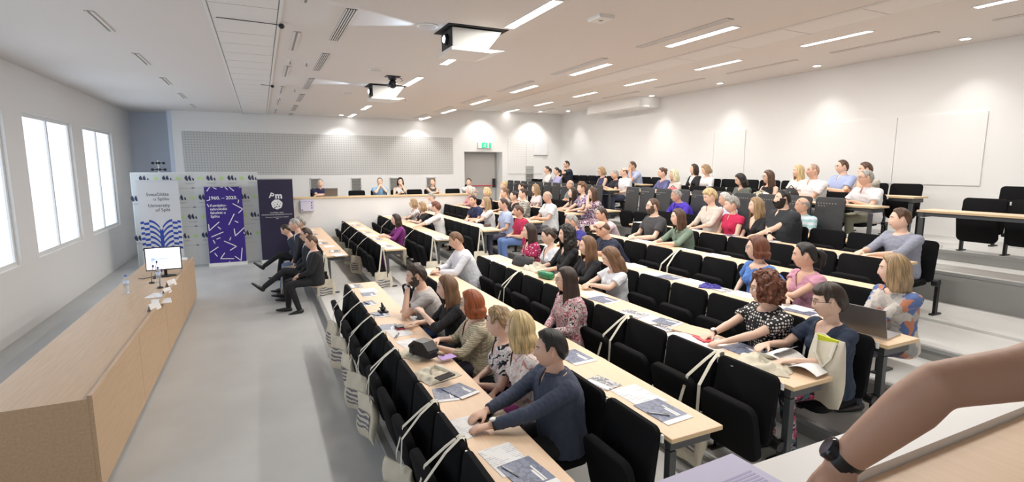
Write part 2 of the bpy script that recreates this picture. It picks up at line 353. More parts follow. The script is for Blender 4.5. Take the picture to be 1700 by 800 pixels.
# ------------------------------------------------------------------ ceiling fittings
def lamp(x, y0, y1, z, lab):
    t = tag(empty('ceiling_light', (x, (y0+y1)/2, z)), lab, 'light', 'recessed linear ceiling lights')
    l = y1-y0
    MB().b2((-.07, -l/2-.02, -.008), (-.055, l/2+.02, 0)).b2((.055, -l/2-.02, -.008), (.07, l/2+.02, 0)).b2((-.055, -l/2-.02, -.008), (.055, -l/2, 0)).b2((-.055, l/2, -.008), (.055, l/2+.02, 0)).build('frame', M_clip, t)
    MB().b2((-.055, -l/2, -.005), (.055, l/2, 0)).build('diffuser', M_light, t)
    if y1 < 16.5: area((x, (y0+y1)/2, z-.012), (0, 0, 0), .11, l, P_PANEL, (1, .955, .90))
for j, (x, z, y0, nm, cnt) in enumerate([(2.62, ZC1, 2.15, 'left', 7), (4.88, ZC1, 2.1, 'middle', 7), (8.1, ZC2, 2.6, 'right', 7)]):
    for i in range(cnt):
        a = y0+2.36*i - (.0 if j < 2 else .0)
        if j == 2: a = 2.62+2.32*i
        lamp(x, a, a+1.08, z, 'bright linear ceiling light in the %s row, %s from the near side' % (nm, ORD[i]))
def slot(x0, x1, y0, y1, z, nb, lab, name='slot_diffuser', c=None):
    t = tag(empty(name, (x0, y0, z)), lab, 'vent', 'ceiling slot vents')
    wd = x1-x0; l = y1-y0
    MB().b2((0, 0, -.004), (wd, l, 0)).build('backing', c or M_dark, t)
    k = wd/(nb*2+1)
    for i in range(nb+1): MB().b2((k*2*i, 0, -.012), (k*2*i+k, l, -.004)).build('bar', M_ceil, t)
for i in range(7): slot(.86, .97, 3.35+2.27*i if i else 3.4, 4.8+2.27*i if i else 4.8, ZC1, 4, 'short dark slotted vent beside the ceiling tile strip, %s from the near side' % ORD[i])
for i in range(7): slot(.44, .52, 4.5+2.3*i, 5.6+2.3*i, ZC1, 1, 'pale slotted vent hard by the tile strip, %s from the near side' % ORD[i], 'slot_diffuser', M_grill)
for i in range(7): slot(-1.5, -1.42, 4.6+2.2*i, 5.5+2.2*i, ZC1, 1, 'pale vent on the ceiling left of the tile strip, %s from the near side' % ORD[i], 'slot_diffuser', M_grill)
for i in range(7): slot(4.52, 4.62, 2.0+2.25*i, 3.5+2.25*i, ZC1, 3, 'long grey slot vent left of the middle light row, %s from the near side' % ORD[i], 'slot_diffuser', M_grill)
for i in range(7): slot(8.98, 9.08, 2.3+2.25*i, 3.9+2.25*i, ZC2, 3, 'long grey slot vent beyond the right light row, %s from the near side' % ORD[i], 'slot_diffuser', M_grill)
for i, y in enumerate((5.9, 8.8, 11.8, 14.6)):
    t = tag(empty('ceiling_speaker', (1.77, y, ZC1)), 'flat round white ceiling speaker, %s from the near side' % ORD[i], 'speaker', 'round ceiling speakers')
    MB().loft([(0, 0, 0), (0, 0, -.012), (0, 0, -.016)], [.12, .12, .10], n=24).build('rim', M_clip, t, 30)
    MB().loft([(0, 0, -.014), (0, 0, -.019)], [.095, .09], n=24).build('mesh_grille', mat('speaker_mesh', (.62, .60, .58), .8), t, 30)
# drop-down projectors with lens facing the front
def projector(y, lab):
    t = tag(empty('ceiling_projector', (2.3, y, ZC1)), lab, 'projector')
    MB().b2((-.36, -.27, -.006), (.36, .27, -.001)).build('hatch', M_dark, t)
    MB().prism([(-.29, -.02), (-.29, -.24), (.12, -.24), (.30, -.02)], 1, -.2, .2).build('body', mat('projector_grey', (.62, .62, .60), .45), t)
    MB().prism([(-.33, -.24), (-.33, -.275), (.14, -.275), (.30, -.24)], 1, -.27, .27).build('lift_plate', mat('lift_white', (.78, .77, .75), .3), t)
    MB().b2((-.30, -.17, -.23), (-.285, .17, -.02)).build('front_panel', M_blk2, t)
    MB().loft([(-.28, -.02, -.12), (-.33, -.02, -.12), (-.335, -.02, -.12)], [.065, .06, .05], n=20).build('lens_barrel', M_blk2, t, 40)
    MB().ell((-.335, -.02, -.12), (.012, .04, .04), 16, 8).build('lens', mat('lit_lens', (.65, .8, 1), .2, emit=12), t, 1)
    l = bpy.data.lights.new('projector_beam', 'SPOT'); l.energy = 25; l.spot_size = R(50); l.color = (.6, .78, 1); l.shadow_soft_size = .03
    o = bpy.data.objects.new('projector_beam', l); COL.objects.link(o); o.location = (2.3-.4, y-.02, ZC1-.12); o.rotation_euler = (0, R(86), 0)
projector(5.95, 'white ceiling projector on a lift with glowing lens, nearest the camera')
projector(10.55, 'smaller looking white ceiling projector behind the black dome camera')
t = tag(empty('dome_camera', (2.16, 9.36, ZC1)), 'black swivelling camera on a square black plate on the ceiling', 'camera')
MB().b2((-.12, -.09, -.012), (.12, .09, 0)).build('mount_plate', M_blk2, t)
MB().loft([(0, 0, -.01), (0, 0, -.05), (0, 0, -.07)], [.08, .07, .04], n=16).build('neck', M_blk2, t, 40)
MB().ell((0, 0, -.13), (.07, .065, .075), 16, 10).build('camera_head', M_glass, t, 1); MB().loft([(-.05, -.03, -.15), (-.09, -.05, -.165)], [.032, .03], n=14).build('lens', M_glass, t, 40)
MB().tube([(.08, 0, -.01), (.14, -.02, -.03), (.17, -.03, -.07), (.13, -.04, -.09)], .006).build('cable', M_blk2, t, 1)
for y, x0, lab in ((6.45, -.32, 'black ball microphone at the end of a long thin ceiling rod'), (11.2, .1, 'small black ball microphone beside the far tile strip')):
    t = tag(empty('ceiling_microphone', (.3, y, ZC1-.03)), lab, 'microphone')
    MB().tube([(x0-.3, 0, .012), (-.03, 0, 0)], .004).build('rod', M_blk2, t); MB().ell((0, 0, -.01), (.032, .028, .028), 14, 8).build('microphone_head', M_blk2, t, 1)
t = tag(empty('wireless_access_point', (3.31, 4.8, ZC1)), 'square white access point on the ceiling right of the near light', 'device')
MB().prism([(-.1, 0), (.1, 0), (.085, -.035), (-.085, -.035)], 1, -.11, .11).build('housing', M_clip, t); MB().ell((0, 0, -.036), (.025, .025, .004), 12, 6).build('badge', M_grill, t)
for i, (x, y) in enumerate(((.49, 8.62), (.72, 8.7), (.72, 11.7), (.49, 13.2), (3.1, 12.2))):
    t = tag(empty('sprinkler', (x, y, ZC1)), 'tiny ceiling sprinkler or detector, %s from the near side' % ORD[i], 'sprinkler', 'small ceiling sprinklers')
    MB().loft([(0, 0, 0), (0, 0, -.012)], [.04, .035], n=12).build('plate', M_clip, t); MB().tube([(0, 0, -.01), (0, 0, -.05)], .008).loft([(0, 0, -.05), (0, 0, -.055)], [.02, .02], n=10).build('head', M_grill, t)
# wall washers: recessed downlights close to the far wall and along the back wall
def washer(x, y, z, pw, lab, rx=0, bl=.85):
    t = tag(empty('downlight', (x, y, z)), lab, 'light', 'recessed wall washing downlights')
    MB().loft([(0, 0, 0), (0, 0, -.01), (0, 0, -.012)], [.09, .09, .07], n=20).build('rim', M_clip, t, 30)
    MB().loft([(0, 0, -.010), (0, 0, -.014)], [.065, .065], n=20).build('diffuser', M_light, t, 30)
    l = bpy.data.lights.new('downlight_beam', 'SPOT'); l.energy = pw; l.spot_size = R(96); l.spot_blend = .85; l.color = (1, .98, .95); l.shadow_soft_size = .06
    o = bpy.data.objects.new('downlight_beam', l); COL.objects.link(o); o.location = (x, y, z-.03); o.rotation_euler.x = R(rx); l.spot_blend = bl
for i, x in enumerate((2.3, 4.75, 7.05, 9.1)): washer(x, YB-.7, ZC1 if x < 5 else ZC2, P_WASH*(1 if x < 5 else 1.5), 'recessed downlight washing the far wall, %s from the left' % ORD[i], 24, .6)
for i, y in enumerate((2.2, 4.6, 7.0, 9.4, 11.8, 14.0, 16.2)): washer(XB-.5, y, ZC2, P_BACK, 'recessed downlight washing the back wall, %s from the near side' % ORD[i])
# ------------------------------------------------------------------ seats
SW = .52
def rrect(w_, h, r=.05, k=4, flat=False):
    P = []
    for cx_, cz, a0 in ((w_/2-r, h-r, 0), (-w_/2+r, h-r, 90), (-w_/2+r, r, 180), (w_/2-r, r, 270)):
        for i in range(k+1):
            a = R(a0+90*i/k); P.append((cx_+r*math.cos(a), cz+r*math.sin(a)))
    return P
def pad(w_, h, t, r=.05):
    """upholstered slab in the y-z plane, rounded corners and softened rims; bottom at 0, centred in y, front at -x"""
    base = rrect(w_, h, r); m = MB(); lay = []
    cz = h/2
    for x, s in ((-t/2, .93), (-t*.36, .985), (0, 1), (t*.36, .985), (t/2, .93)):
        lay.append([(x, p[0]*s if abs(s-1) > 1e-6 else p[0], cz+(p[1]-cz)*s) for p in base])
    n = len(base); V = [p for l in lay for p in l]; Fc = []
    for j in range(4):
        for i in range(n): Fc.append((j*n+i, j*n+(i+1) % n, (j+1)*n+(i+1) % n, (j+1)*n+i))
    Fc.append(tuple(range(n))[::-1]); Fc.append(tuple(range(4*n, 5*n)))
    return m.add(V, Fc)
def xf(m, mat4): m.v = [tuple(mat4 @ Vector(p)) for p in m.v]; return m
def TR(x, y, z, ry=0, rz=0, rx=0): return Matrix.Translation((x, y, z)) @ Matrix.Rotation(R(rz), 4, 'Z') @ Matrix.Rotation(R(ry), 4, 'Y') @ Matrix.Rotation(R(rx), 4, 'X')
# chair origin: sitter's floor, directly under the top of the backrest; sitter faces -x
me_back = xf(pad(.485, .47, .05), TR(-.055, 0, .41, 7)).mesh('backrest', M_blk, 45)
me_seat_up = xf(pad(.45, .40, .065, .07), TR(-.105, 0, .295, -12)).mesh('seat', M_blk, 45)
me_seat_dn = xf(pad(.45, .42, .065, .07), TR(-.08, 0, .425, -92)).mesh('seat', M_blk, 45)
me_shell = xf(pad(.46, .72, .03), TR(-.055, 0, .50, 6)).mesh('backrest', M_ply, 45)
me_leg = MB().b2((-.07, -.255, 0), (-.02, -.225, .44)).b2((-.12, -.262, 0), (.05, -.218, .02)).loft([(-.085, -.27, .40), (-.085, -.21, .40)], [.045, .045], (1, 0, 0), 12).mesh('leg', M_blk2)
me_clip = MB().b2((.0, -.268, .80), (.012, -.252, .845)).mesh('seat_clip', M_clip)
me_tag = MB().b2((-.135, -.19, .33), (-.13, -.15, .345)).mesh('number_tag', M_clip)
me_holes = MB()
for i in range(7): me_holes.box((-.055-.038+.0, -.15+.045*i, 1.13), (.008, .014, .014))
for i in range(3): me_holes.box((-.055-.038, .02+.045*i, 1.09), (.008, .014, .014))
me_holes = me_holes.mesh('perforation', mat('hole_grey', (.3, .3, .3), .7))
CH = {}
PEOPLE_AT = []                                # (seat row, y) filled by the people table
def chair_row(n, y0, count, rowname, first_floor=None, shell=False):
    zf = FL[n-1]; x = X_(n)-.04 if n < 8 else X_(8)-.08+(n-8)*PITCH
    for i in range(count):
        y = y0+SW*(i+.5)
        used = any(r == n and abs(py-y) < .27 for r, py in PEOPLE_AT)
        o = tag(empty('auditorium_seat', (x, y, zf)), '%s black seat, %s from the near end of %s' % ('occupied' if used else 'folded', ORD[i], rowname), 'seat', 'seats of '+rowname)
        dz = FL[min(n, 9)]-zf if n < 9 else FL[9]-FL[8]
        if n == 10: dz = 0
        link('backrest', me_shell if shell else me_back, o); link('seat', me_seat_dn if used else me_seat_up, o)
        l = link('leg', me_leg, o); l.location.z = 0; 
        if dz > 0: l.location = (.11, 0, dz); l.scale.z = max(.05, (.44-dz)/.44)
        if i == count-1: l2 = link('leg', me_leg, o); l2.location = (l.location.x, .48, l.location.z); l2.scale = l.scale
        c = link('seat_clip', me_clip, o, (0, 0, .34) if shell else (0, 0, 0))
        if not used and not shell: link('number_tag', me_tag, o)
        if shell: h = link('perforation', me_holes, o, (.037 if 0 else .0, 0, 0)); h['kind'] = 'stuff'
        CH[(rowname, i)] = (x, y, zf)
# ------------------------------------------------------------------ desks
def desk(n, y0, y1, lab, x=None):
    x = X_(n) if x is None else x; z = deskz(n); zf = FL[n]; h = z-zf
    t = tag(empty('long_desk', (x, y0, zf)), lab, 'desk')
    L_ = y1-y0; W = .38
    MB().b2((0, 0, h-.026), (W, L_, h)).build('desk_top', M_beech, t)
    MB().b2((-.002, -.002, h-.026), (0, L_, h-.001)).b2((W, -.002, h-.026), (W+.002, L_, h-.001)).b2((0, -.003, h-.026), (W, 0, h-.001)).build('edging', M_edge, t)
    k = max(2, int(L_/1.6)+1)
    fr = MB().b2((.02, .03, h-.10), (.065, .075, 0)).b2((.02, .03, h-.09), (W-.06, .075, h-.03)).b2((.0, .03, 0), (.20, .075, .02)).mesh('leg', M_steel)
    for i in range(k): link('leg', fr, t, (0, (L_-.105)*i/(k-1), 0))
    MB().b2((.03, .05, h-.075), (.055, L_-.05, h-.03)).build('crossbar', M_steel, t)
    return t
NB = ['first', 'second', 'third', 'fourth', 'fifth', 'sixth', 'seventh', 'eighth', 'ninth', 'tenth']
DY = {}
for n in range(1, 8):
    a = {1: 2.08, 2: 2.08, 3: 2.07, 4: 2.07, 5: 2.6, 6: 3.1, 7: 3.6}[n]; b = 7.47
    if n == 7: b = 7.9
    desk(n, a, b, 'long beech desk of the %s row in the near block' % NB[n-1]); DY[n] = (a, b)
    a = 10.0 if n == 1 else 9.5; 
    desk(n, a, 14.95, 'long beech desk of the %s row in the far block' % NB[n-1])
desk(8, 4.5, 10.05, 'beech desk of the eighth row behind the tall seat backs'); desk(8, 10.75, 16.6, 'beech desk of the eighth row in the far block')
desk(9, 4.5, 10.05, 'beech desk of the top row in the near block'); desk(9, 10.75, 16.6, 'beech desk of the top row in the far block')
desk(8, 2.2, 3.95, 'short beech desk beyond the upper aisle at far right')
# ------------------------------------------------------------------ people
SKIN = [mat('skin_%d' % i, c, .5, bump=.05, bscale=300) for i, c in enumerate([(.78, .53, .41), (.72, .45, .33), (.62, .37, .26), (.80, .58, .47)])]
M_lip = mat('lips', (.50, .18, .16), .45); M_eyew = mat('eye_white', (.75, .73, .72), .3); M_iris = mat('iris', (.05, .035, .03), .2)
def cloth(c, rough=.85): return mat('cloth_%02x%02x%02x' % tuple(int(x*255) for x in c), c, rough, bump=.25, bscale=45)
def smooth_arr(V, Fc): return V
def remesh(mb, vox, it=3, wr=0, seed=0, ws=1.0):
    me = mb.mesh('tmp', []); o = bpy.data.objects.new('tmp', me); COL.objects.link(o)
    m = o.modifiers.new('r', 'REMESH'); m.mode = 'VOXEL'; m.voxel_size = vox
    s = o.modifiers.new('s', 'SMOOTH'); s.factor = .5; s.iterations = it
    dg = bpy.context.evaluated_depsgraph_get(); e = o.evaluated_get(dg).to_mesh(); n = len(e.vertices)
    V = np.empty(n*3, np.float32); e.vertices.foreach_get('co', V); V = V.reshape(-1, 3)
    if wr:
        Nn = np.empty(n*3, np.float32); e.vertices.foreach_get('normal', Nn); Nn = Nn.reshape(-1, 3); r = np.random.RandomState(seed); d = np.zeros(n)
        q = V+.03*np.sin(V[:, [1, 2, 0]]*19*ws+seed)
        for k in range(5):
            f = r.normal(size=3)*(26+12*k)*ws; f[2] *= 1.3; d += np.abs(np.sin(q@f+r.uniform(0, 6)))/(1+.35*k)
        V = V+Nn*((d-d.mean())*wr)[:, None]
    Fc = np.empty(len(e.loops), np.int32); e.loops.foreach_get('vertex_index', Fc)
    ls = np.empty(len(e.polygons), np.int32); e.polygons.foreach_get('loop_total', ls)
    if (ls == 4).all(): Fc = Fc.reshape(-1, 4)
    else:
        out = []; k = 0
        for t in ls: out.append(Fc[k:k+t]); k += t
        Fc = np.array([list(f)+[f[-1]]*(4-len(f)) if len(f) < 4 else f[:4] for f in out])
    bpy.data.objects.remove(o); bpy.data.meshes.remove(me); return V, Fc
def np_obj(name, parts, mats, parent, smooth=True):
    """parts: list of (V, F, matindex)"""
    V = np.concatenate([p[0] for p in parts]); k = 0; Fs = []; mi = []
    for p in parts:
        Fs += [tuple(x) if x[3] != x[2] else tuple(x[:3]) for x in (np.asarray(p[1])+k).tolist()]; mi += [p[2]]*len(p[1]) if not hasattr(p[2], '__len__') else list(p[2]); k += len(p[0])
    me = bpy.data.meshes.new(name); me.from_pydata(V.tolist(), [], Fs)
    for m in mats: me.materials.append(m)
    me.polygons.foreach_set('material_index', mi)
    if smooth: me.shade_smooth()
    return link(name, me, parent)
HG = {}
def head_grid(lod):
    if lod in HG: return HG[lod]
    nu, nv = {0: (56, 44), 1: (36, 28), 2: (24, 18)}[lod]
    V = []
    for j in range(nv+1):
        el = -math.pi/2+math.pi*j/nv
        for i in range(nu):
            s = -math.pi+2*math.pi*i/nu; a = s-.45*math.sin(s); V.append((-math.cos(el)*math.cos(a), -math.cos(el)*math.sin(a), math.sin(el)))
    V = np.array(V); Fc = [(j*nu+i, j*nu+(i+1) % nu, (j+1)*nu+(i+1) % nu, (j+1)*nu+i) for j in range(nv) for i in range(nu)]
    HG[lod] = (V, np.array(Fc)); return HG[lod]
def head_shape(D, fem=False, jaw=1.0):
    x, y, z = D[:, 0], D[:, 1], D[:, 2]
    P = np.stack([x*.098, y*.077, z*.120], 1)
    low = np.clip(-z, 0, 1); P[:, 1] *= 1-(.30 if fem else .22)*low**1.6/jaw
    back = np.clip(x, 0, 1); P[:, 0] += .006*back*(z > -.4); P[:, 0] -= .020*back*np.clip(-z-.1, 0, 1)
    fr = np.clip(-x, 0, 1)**.5; Y = P[:, 1]; Z = P[:, 2]
    g = lambda a, b, sa, sb: np.exp(-((np.abs(Y)-a)/sa)**2-((Z-b)/sb)**2)*fr
    P[:, 0] += -.006*fr*np.clip((-z-.1), 0, 1)         # fuller lower face
    nz = np.clip((.024-Z)/.055, 0, 1)*np.clip((Z+.044)/.010, 0, 1)
    P[:, 0] -= (.020 if not fem else .0155)*nz*np.exp(-(Y/(.009+.007*nz))**2)*fr
    P[:, 0] -= .004*g(.028, .034, .022, .009); P[:, 0] += .009*g(.031, .013, .015, .011)
    P[:, 0] -= .005*g(.04, -.022, .018, .018); P[:, 0] -= .006*g(0, -.058, .020, .010); P[:, 0] += .003*g(0, -.0575, .022, .0022)
    P[:, 0] -= .009*g(0, -.098, .022, .016); P[:, 0] += .003*g(0, -.078, .02, .007)
    return P
def rotm(yaw, pitch, roll=0): return np.array(Matrix.Rotation(yaw, 3, 'Z') @ Matrix.Rotation(-pitch, 3, 'Y') @ Matrix.Rotation(roll, 3, 'X'))
def hair_mesh(st, lod, seed):
    """st: dict(kind, len, thick, curl, open). Strand paths fall from the crown; returns V, F, UV in head coords (facing -x)"""
    nu, nv = {0: (72, 26), 1: (40, 16), 2: (26, 11)}[lod]
    if st.get('curl', 0) > .009 and lod < 2: nu, nv = int(nu*1.8), int(nv*1.8)
    k = st['kind']; th = st.get('t', .016); L_ = st.get('len', 0); curl = st.get('curl', 0); op = R(st.get('open', 62)); wave = st.get('wave', 0)
    V = []; UV = []; sd = seed*1.7
    for i in range(nu):
        a = -math.pi+2*math.pi*i/nu; aa = abs(a)
        if k in ('short', 'buzz', 'updo', 'tail', 'long', 'bald'):
            fr = st.get('hl', 46)
            el_end = np.interp(math.degrees(aa), [0, 35, 60, 70, 76, 86, 100, 112, 130, 180], [fr, fr-2, 30, 4, 6, 22, 18, -8, -24, -42 if k != 'bald' else -30])
            if k == 'long': el_end = np.interp(math.degrees(aa), [0, 30, 50, 62, 80, 180], [fr, fr-4, 28, 5, -8, -15])
        el_end = R(el_end); el0 = math.pi/2
        if k == 'bald': el0 = R(np.interp(math.degrees(aa), [0, 50, 75, 180], [fr+3, 32, 26, 30]))
        drop = 0
        if k == 'long' and aa > op: drop = L_*(1-.10*max(0, 1-(aa-op)/.4))
        part = st.get('part', 0)
        for j in range(nv+1):
            v = j/nv
            if drop > 0: vs = .5; 
            else: vs = 1
            if v <= vs or drop <= 0:
                e = el0+(el_end-el0)*(v/vs); d = np.array([[-math.cos(e)*math.cos(a), -math.cos(e)*math.sin(a), math.sin(e)]])
                p = np.array([d[0, 0]*.100, d[0, 1]*.080, d[0, 2]*.121]); p[0] += .004*max(0, d[0, 0])
                if d[0, 2] < 0: p[1] *= 1-.05*abs(d[0, 2])
                nrm = np.array([d[0, 0]/.1, d[0, 1]/.08, d[0, 2]/.121]); nrm /= np.linalg.norm(nrm)
                tt = th*(1 if drop > 0 else (min(1, (1-v)*5+.12)))
                if k in ('short', 'updo') and d[0, 2] > .4: tt *= 1+.35*(d[0, 2]-.4)
                if aa < 1.0 and k != 'bald': tt *= 1+.25*st.get('quiff', 0)
                last = p.copy(); q = p+nrm*tt; lastq = q
            else:
                u = (v-vs)/(1-vs); rad = np.array([lastq[0]*1.0, lastq[1]*1.0]); tp = 1+(.10*math.sin(min(1, u*1.5)*math.pi)-st.get('taper', .12)*u)
                zz = lastq[2]-drop*u; q = np.array([rad[0]*tp+(.012*u if aa > 1.6 else -.01*u), rad[1]*tp, zz])
                if wave: q[:2] *= 1+wave*math.sin(u*13+a*3+sd)*u**.5
                if u > .9: q[:2] *= 1-.10*(u-.9)/.1
            if curl:
                nn = noise.noise_vector(Vector(q)*22+Vector((sd, 0, 0))); n2 = noise.noise_vector(Vector(q)*58+Vector((sd, 3, 0))); q = q+np.array(nn)*curl+np.array(n2)*curl*.8
            gr = noise.noise(Vector((math.cos(a)*9, math.sin(a)*9, v*1.2+sd)))*st.get('groove', .005)
            if k != 'buzz': q = q*(1+gr/.1*(.3+.7*v))
            V.append(q); UV.append((i/nu, v))
    Fc = []
    for i in range(nu):
        i2 = (i+1) % nu
        for j in range(nv): Fc.append((i*(nv+1)+j, i*(nv+1)+j+1, i2*(nv+1)+j+1, i2*(nv+1)+j))
    parts = [(np.array(V), np.array(Fc), UV)]
    if k == 'updo' or k == 'tail' or st.get('bun'):
        m = MB()
        if k == 'tail': m.loft([(.09, 0, .035), (.125, 0, .03), (.15, 0, -.01), (.15, 0, -.07), (.135, 0, -.13)], [.018, .030, .034, .026, .008], (0, 1, 0), 14)
        else: m.ell((.095, 0, st.get('bunz', .055)), (.042, .046, .042), 16, 10)
        VV = np.array([list(p) for p in m.v]); 
        for q in range(len(VV)): VV[q] += np.array(noise.noise_vector(Vector(VV[q])*35+Vector((sd, 0, 0))))*.012
        F2 = np.array([list(f)+[f[-1]]*(4-len(f)) for f in m.f]); parts.append((VV, F2, [(math.atan2(p[1], p[2])/6.28*1.5, p[0]*5) for p in VV.tolist()]))
    return parts
def ik(S, H, l1, l2, pole):
    S = Vector(S); H = Vector(H); d = H-S; D = min(d.length, (l1+l2)*.995); u = d.normalized(); H = S+u*D
    a = (l1*l1-l2*l2+D*D)/(2*D); h = math.sqrt(max(l1*l1-a*a, 0)); p = Vector(pole); p -= u*p.dot(u); p.normalize(); return S+u*a+p*h, H
def hand(m, W_, d, nrm, side, curl=.5, sc=1.0, n=8):
    """W_ wrist, d hand direction, nrm back-of-hand normal, side = thumb side direction"""
    W_ = Vector(W_); d = Vector(d).normalized(); nrm = Vector(nrm); nrm -= d*nrm.dot(d); nrm.normalize(); t = d.cross(nrm).normalized()
    if t.dot(Vector(side)) < 0: t = -t
    m.loft([W_-d*.02, W_, W_+d*.03*sc, W_+d*.07*sc, W_+d*.092*sc], [(.024*sc, .018*sc), (.027*sc, .018*sc), (.036*sc, .016*sc), (.041*sc, .014*sc), (.036*sc, .010*sc)], t, 12)
    for i, (o, l) in enumerate(((.031, .072), (.011, .080), (-.010, .075), (-.030, .060))):
        b = W_+d*(.082-.004*abs(i-1.2))*sc+t*o*sc; c1 = curl*(.75+.12*i); d1 = d*math.cos(c1*.7)-nrm*math.sin(c1*.7)+t*(.10*(1.5-i)*.5); d2 = d*math.cos(c1*1.6)-nrm*math.sin(c1*1.6); d3 = d*math.cos(c1*2.2)-nrm*math.sin(c1*2.2); r_ = .0088*sc
        p1 = b+d1.normalized()*l*.45*sc; p2 = p1+d2.normalized()*l*.32*sc; p3 = p2+d3.normalized()*l*.22*sc
        m.loft([b-d*.015, b, p1, p2, p3, p3+d3*.006], [r_*1.05, r_*1.08, r_, r_*.93, r_*.8, r_*.4], t, n)
    b = W_+d*.02*sc+t*.026*sc; dt = (d*.75+t*.62-nrm*.30).normalized(); p1 = b+dt*.038*sc; p2 = p1+(dt+d*.4).normalized()*.03*sc; p3 = p2+(dt*.6+d*.6).normalized()*.022*sc
    m.loft([b-dt*.015, b, p1, p2, p3], [.012*sc, .0135*sc, .0115*sc, .0105*sc, .007*sc], nrm, n)
PN = [0]
def person(label, top, row, hair, hc, shirt, sleeve='short', sex='f', lean=.06, look=None, body=None, pitch=4, arms='desk', pants=(.03, .035, .06), glass=None, beard=None, skin=0, w_=1.0, neck='round', lod=None, Y=None, jacket=None, hs=1.0, roll=0, base=None, collar=False, legs=None, under=None, face=None, watch=False, hide_legs=False, obj=False, bag=None, lip=True, pend=None, spine=0):
    PN[0] += 1; sd = PN[0]
    if base is None:
        hx = X_(row)+.72 if row else .74
        if row >= 8: hx = X_(8)-.04+.93*(row-7)-.21 if row == 8 else X_(8)-.08+2*PITCH-.21
        if row == 8: hx = X_(8)-.08+PITCH-.20
        zf = FL[row] if row else 0
        T = onx(top[0], top[1], hx-lean) if Y is None else ony(top[0], top[1], Y)
        bx, by = (hx, T.y) if Y is None else (T.x+lean, Y)
    else:
        bx, by, zf = base; T = Vector((bx, by, zf+top))
    pf = -math.degrees(math.atan2(bx, by)); fa = pf+14+(8 if row and row >= 5 else 0)+rnd.uniform(-4, 4)
    if base is not None or (look and look < 0): fa = look
    elif look and look > 1000: fa = look-1000
    elif look and look >= 38: fa = pf-(look-40)
    fa = (fa+180) % 360-180
    ba = body if (body is not None and base is not None) else max(-26, min(26, fa*.35))
    ba0, yaw = R(ba), R(max(-80, min(80, fa-ba)))
    dist = (bx*bx+by*by)**.5
    if lod is None: lod = 0 if dist < 7.2 else (1 if dist < 12.5 else 2)
    vox = (.0085, .012, .018)[lod]
    E_ = tag(empty('person', (bx, by, zf), ba0), label, 'person')
    if base is None and row is not None and Y is None: pass
    PEOPLE_AT.append((row+1 if base is None else -1, by))
    ht = T.z-zf-.012; fem = sex == 'f'; s = (.92 if fem else 1.0)*w_
    # head centre in body coordinates
    Hc_ = Vector((-lean, 0, ht-.128*hs)); zN = Hc_.z-.153*hs; Nk = Vector((-lean*.86+.018+.02*(pitch/40), 0, zN)); pel = Vector((0, 0, .50)); H_ = zN-.50
    sw = (.185 if not fem else .162)*min(w_, 1.12); bend = spine
    def sp(t): return Vector((Nk.x*(max(t, 0)**1.35)+.01-bend*math.sin(t*math.pi), 0, .50+H_*t))
    prof = [(-.16, .15, .11), (-.06, .178, .135), (.06, .178, .135), (.25, .150, .115), (.42, .146, .112), (.6, .162, .122), (.75, .172, .118), (.87, .155, .098), (.95, .118, .082), (1.0, .072, .064)]
    if not fem: prof = [(-.16, .14, .11), (-.06, .165, .13), (.06, .168, .135), (.25, .160, .125), (.42, .162, .122), (.6, .178, .125), (.75, .190, .122), (.87, .172, .102), (.95, .132, .086), (1.0, .080, .070)]
    def torso(m, inf=0, cut=1.01):
        P = []; Q = []
        for t, a, b in prof:
            if t <= cut: P.append(sp(t)); Q.append((a*s*(1+.12*(w_-1))+inf, b*s*(1.0+1.2*max(0, w_-1)*(1 if t < .7 else .3))+inf))
        m.loft(P, Q, (0, 1, 0), 20, sq=.9)
        if fem:
            for k in (-1, 1): c = sp(.62)+Vector((-.085*s, k*.068*s, 0)); m.ell(c, (.058+inf, .062+inf, .062+inf), 12, 8)
    S_ = [sp(.885)+Vector((.004, k*sw, -.005)) for k in (-1, 1)]      # right(-1 is world -y, facing -x => left arm); symmetric
    dz = .705 if row and row != 8 else .73
    if base is not None: dz = .74
    l1, l2 = (.285, .245) if not fem else (.262, .228)
    dk = -.41
    A = {'desk': [((dk+.02, -.10, dz+.045), None), ((dk+.06, .12, dz+.045), None)], 'lap': [((-.27, -.055, .615), None), ((-.25, .06, .62), None)],
         'fold': [((-.38, .09, dz+.05), (.2, -.7, -.5)), ((-.33, -.10, dz+.065), (.2, .7, -.5))], 'cross': [((-.20, .10, .78), (-.1, -1, -.6)), ((-.24, -.10, .80), (-.1, 1, -.6))],
         'chin': [((Hc_.x-.085, .015, Hc_.z-.10), (-.7, -.6, -1)), ((dk+.05, .05, dz+.05), None)], 'chin2': [((Hc_.x-.08, -.03, Hc_.z-.11), (-.7, -.7, -1)), ((Hc_.x-.10, .035, Hc_.z-.12), (-.7, .7, -1))],
         'phone': [((-.37, -.045, dz+.06), None), ((-.37, .05, dz+.055), None)], 'mouth': [((Hc_.x-.11, -.02, Hc_.z-.075), (-.5, -.3, -1)), ((-.38, .08, dz+.05), None)],
         'wave': [((-.36, -.05, .90), (0, -1, -1)), ((-.40, .16, dz+.045), None)], 'reach': [((-.52, -.13, dz+.045), None), ((-.50, .07, dz+.045), None)], 'side': [((-.12, -.23, .60), None), ((-.14, .23, .60), None)], 'book': [((-.42, -.14, dz+.06), None), ((-.40, .17, dz+.07), None)]}[arms]
    body_m = MB(); torso(body_m, 0); sleeves = MB(); arm_data = []
    body_m.loft([sp(.90)+Vector((.004, 0, -.02)), sp(1.0), Nk.lerp(Hc_, .45)+Vector((.010, 0, 0)), Hc_+Vector((.014, 0, -.045))], [(.062*s, .062*s), (.056*s, .057*s), (.052*s, .054*s), (.05, .052)], (0, 1, 0), 16)
    ar = (.046, .037, .036, .0255) if not fem else (.041, .033, .032, .0225)
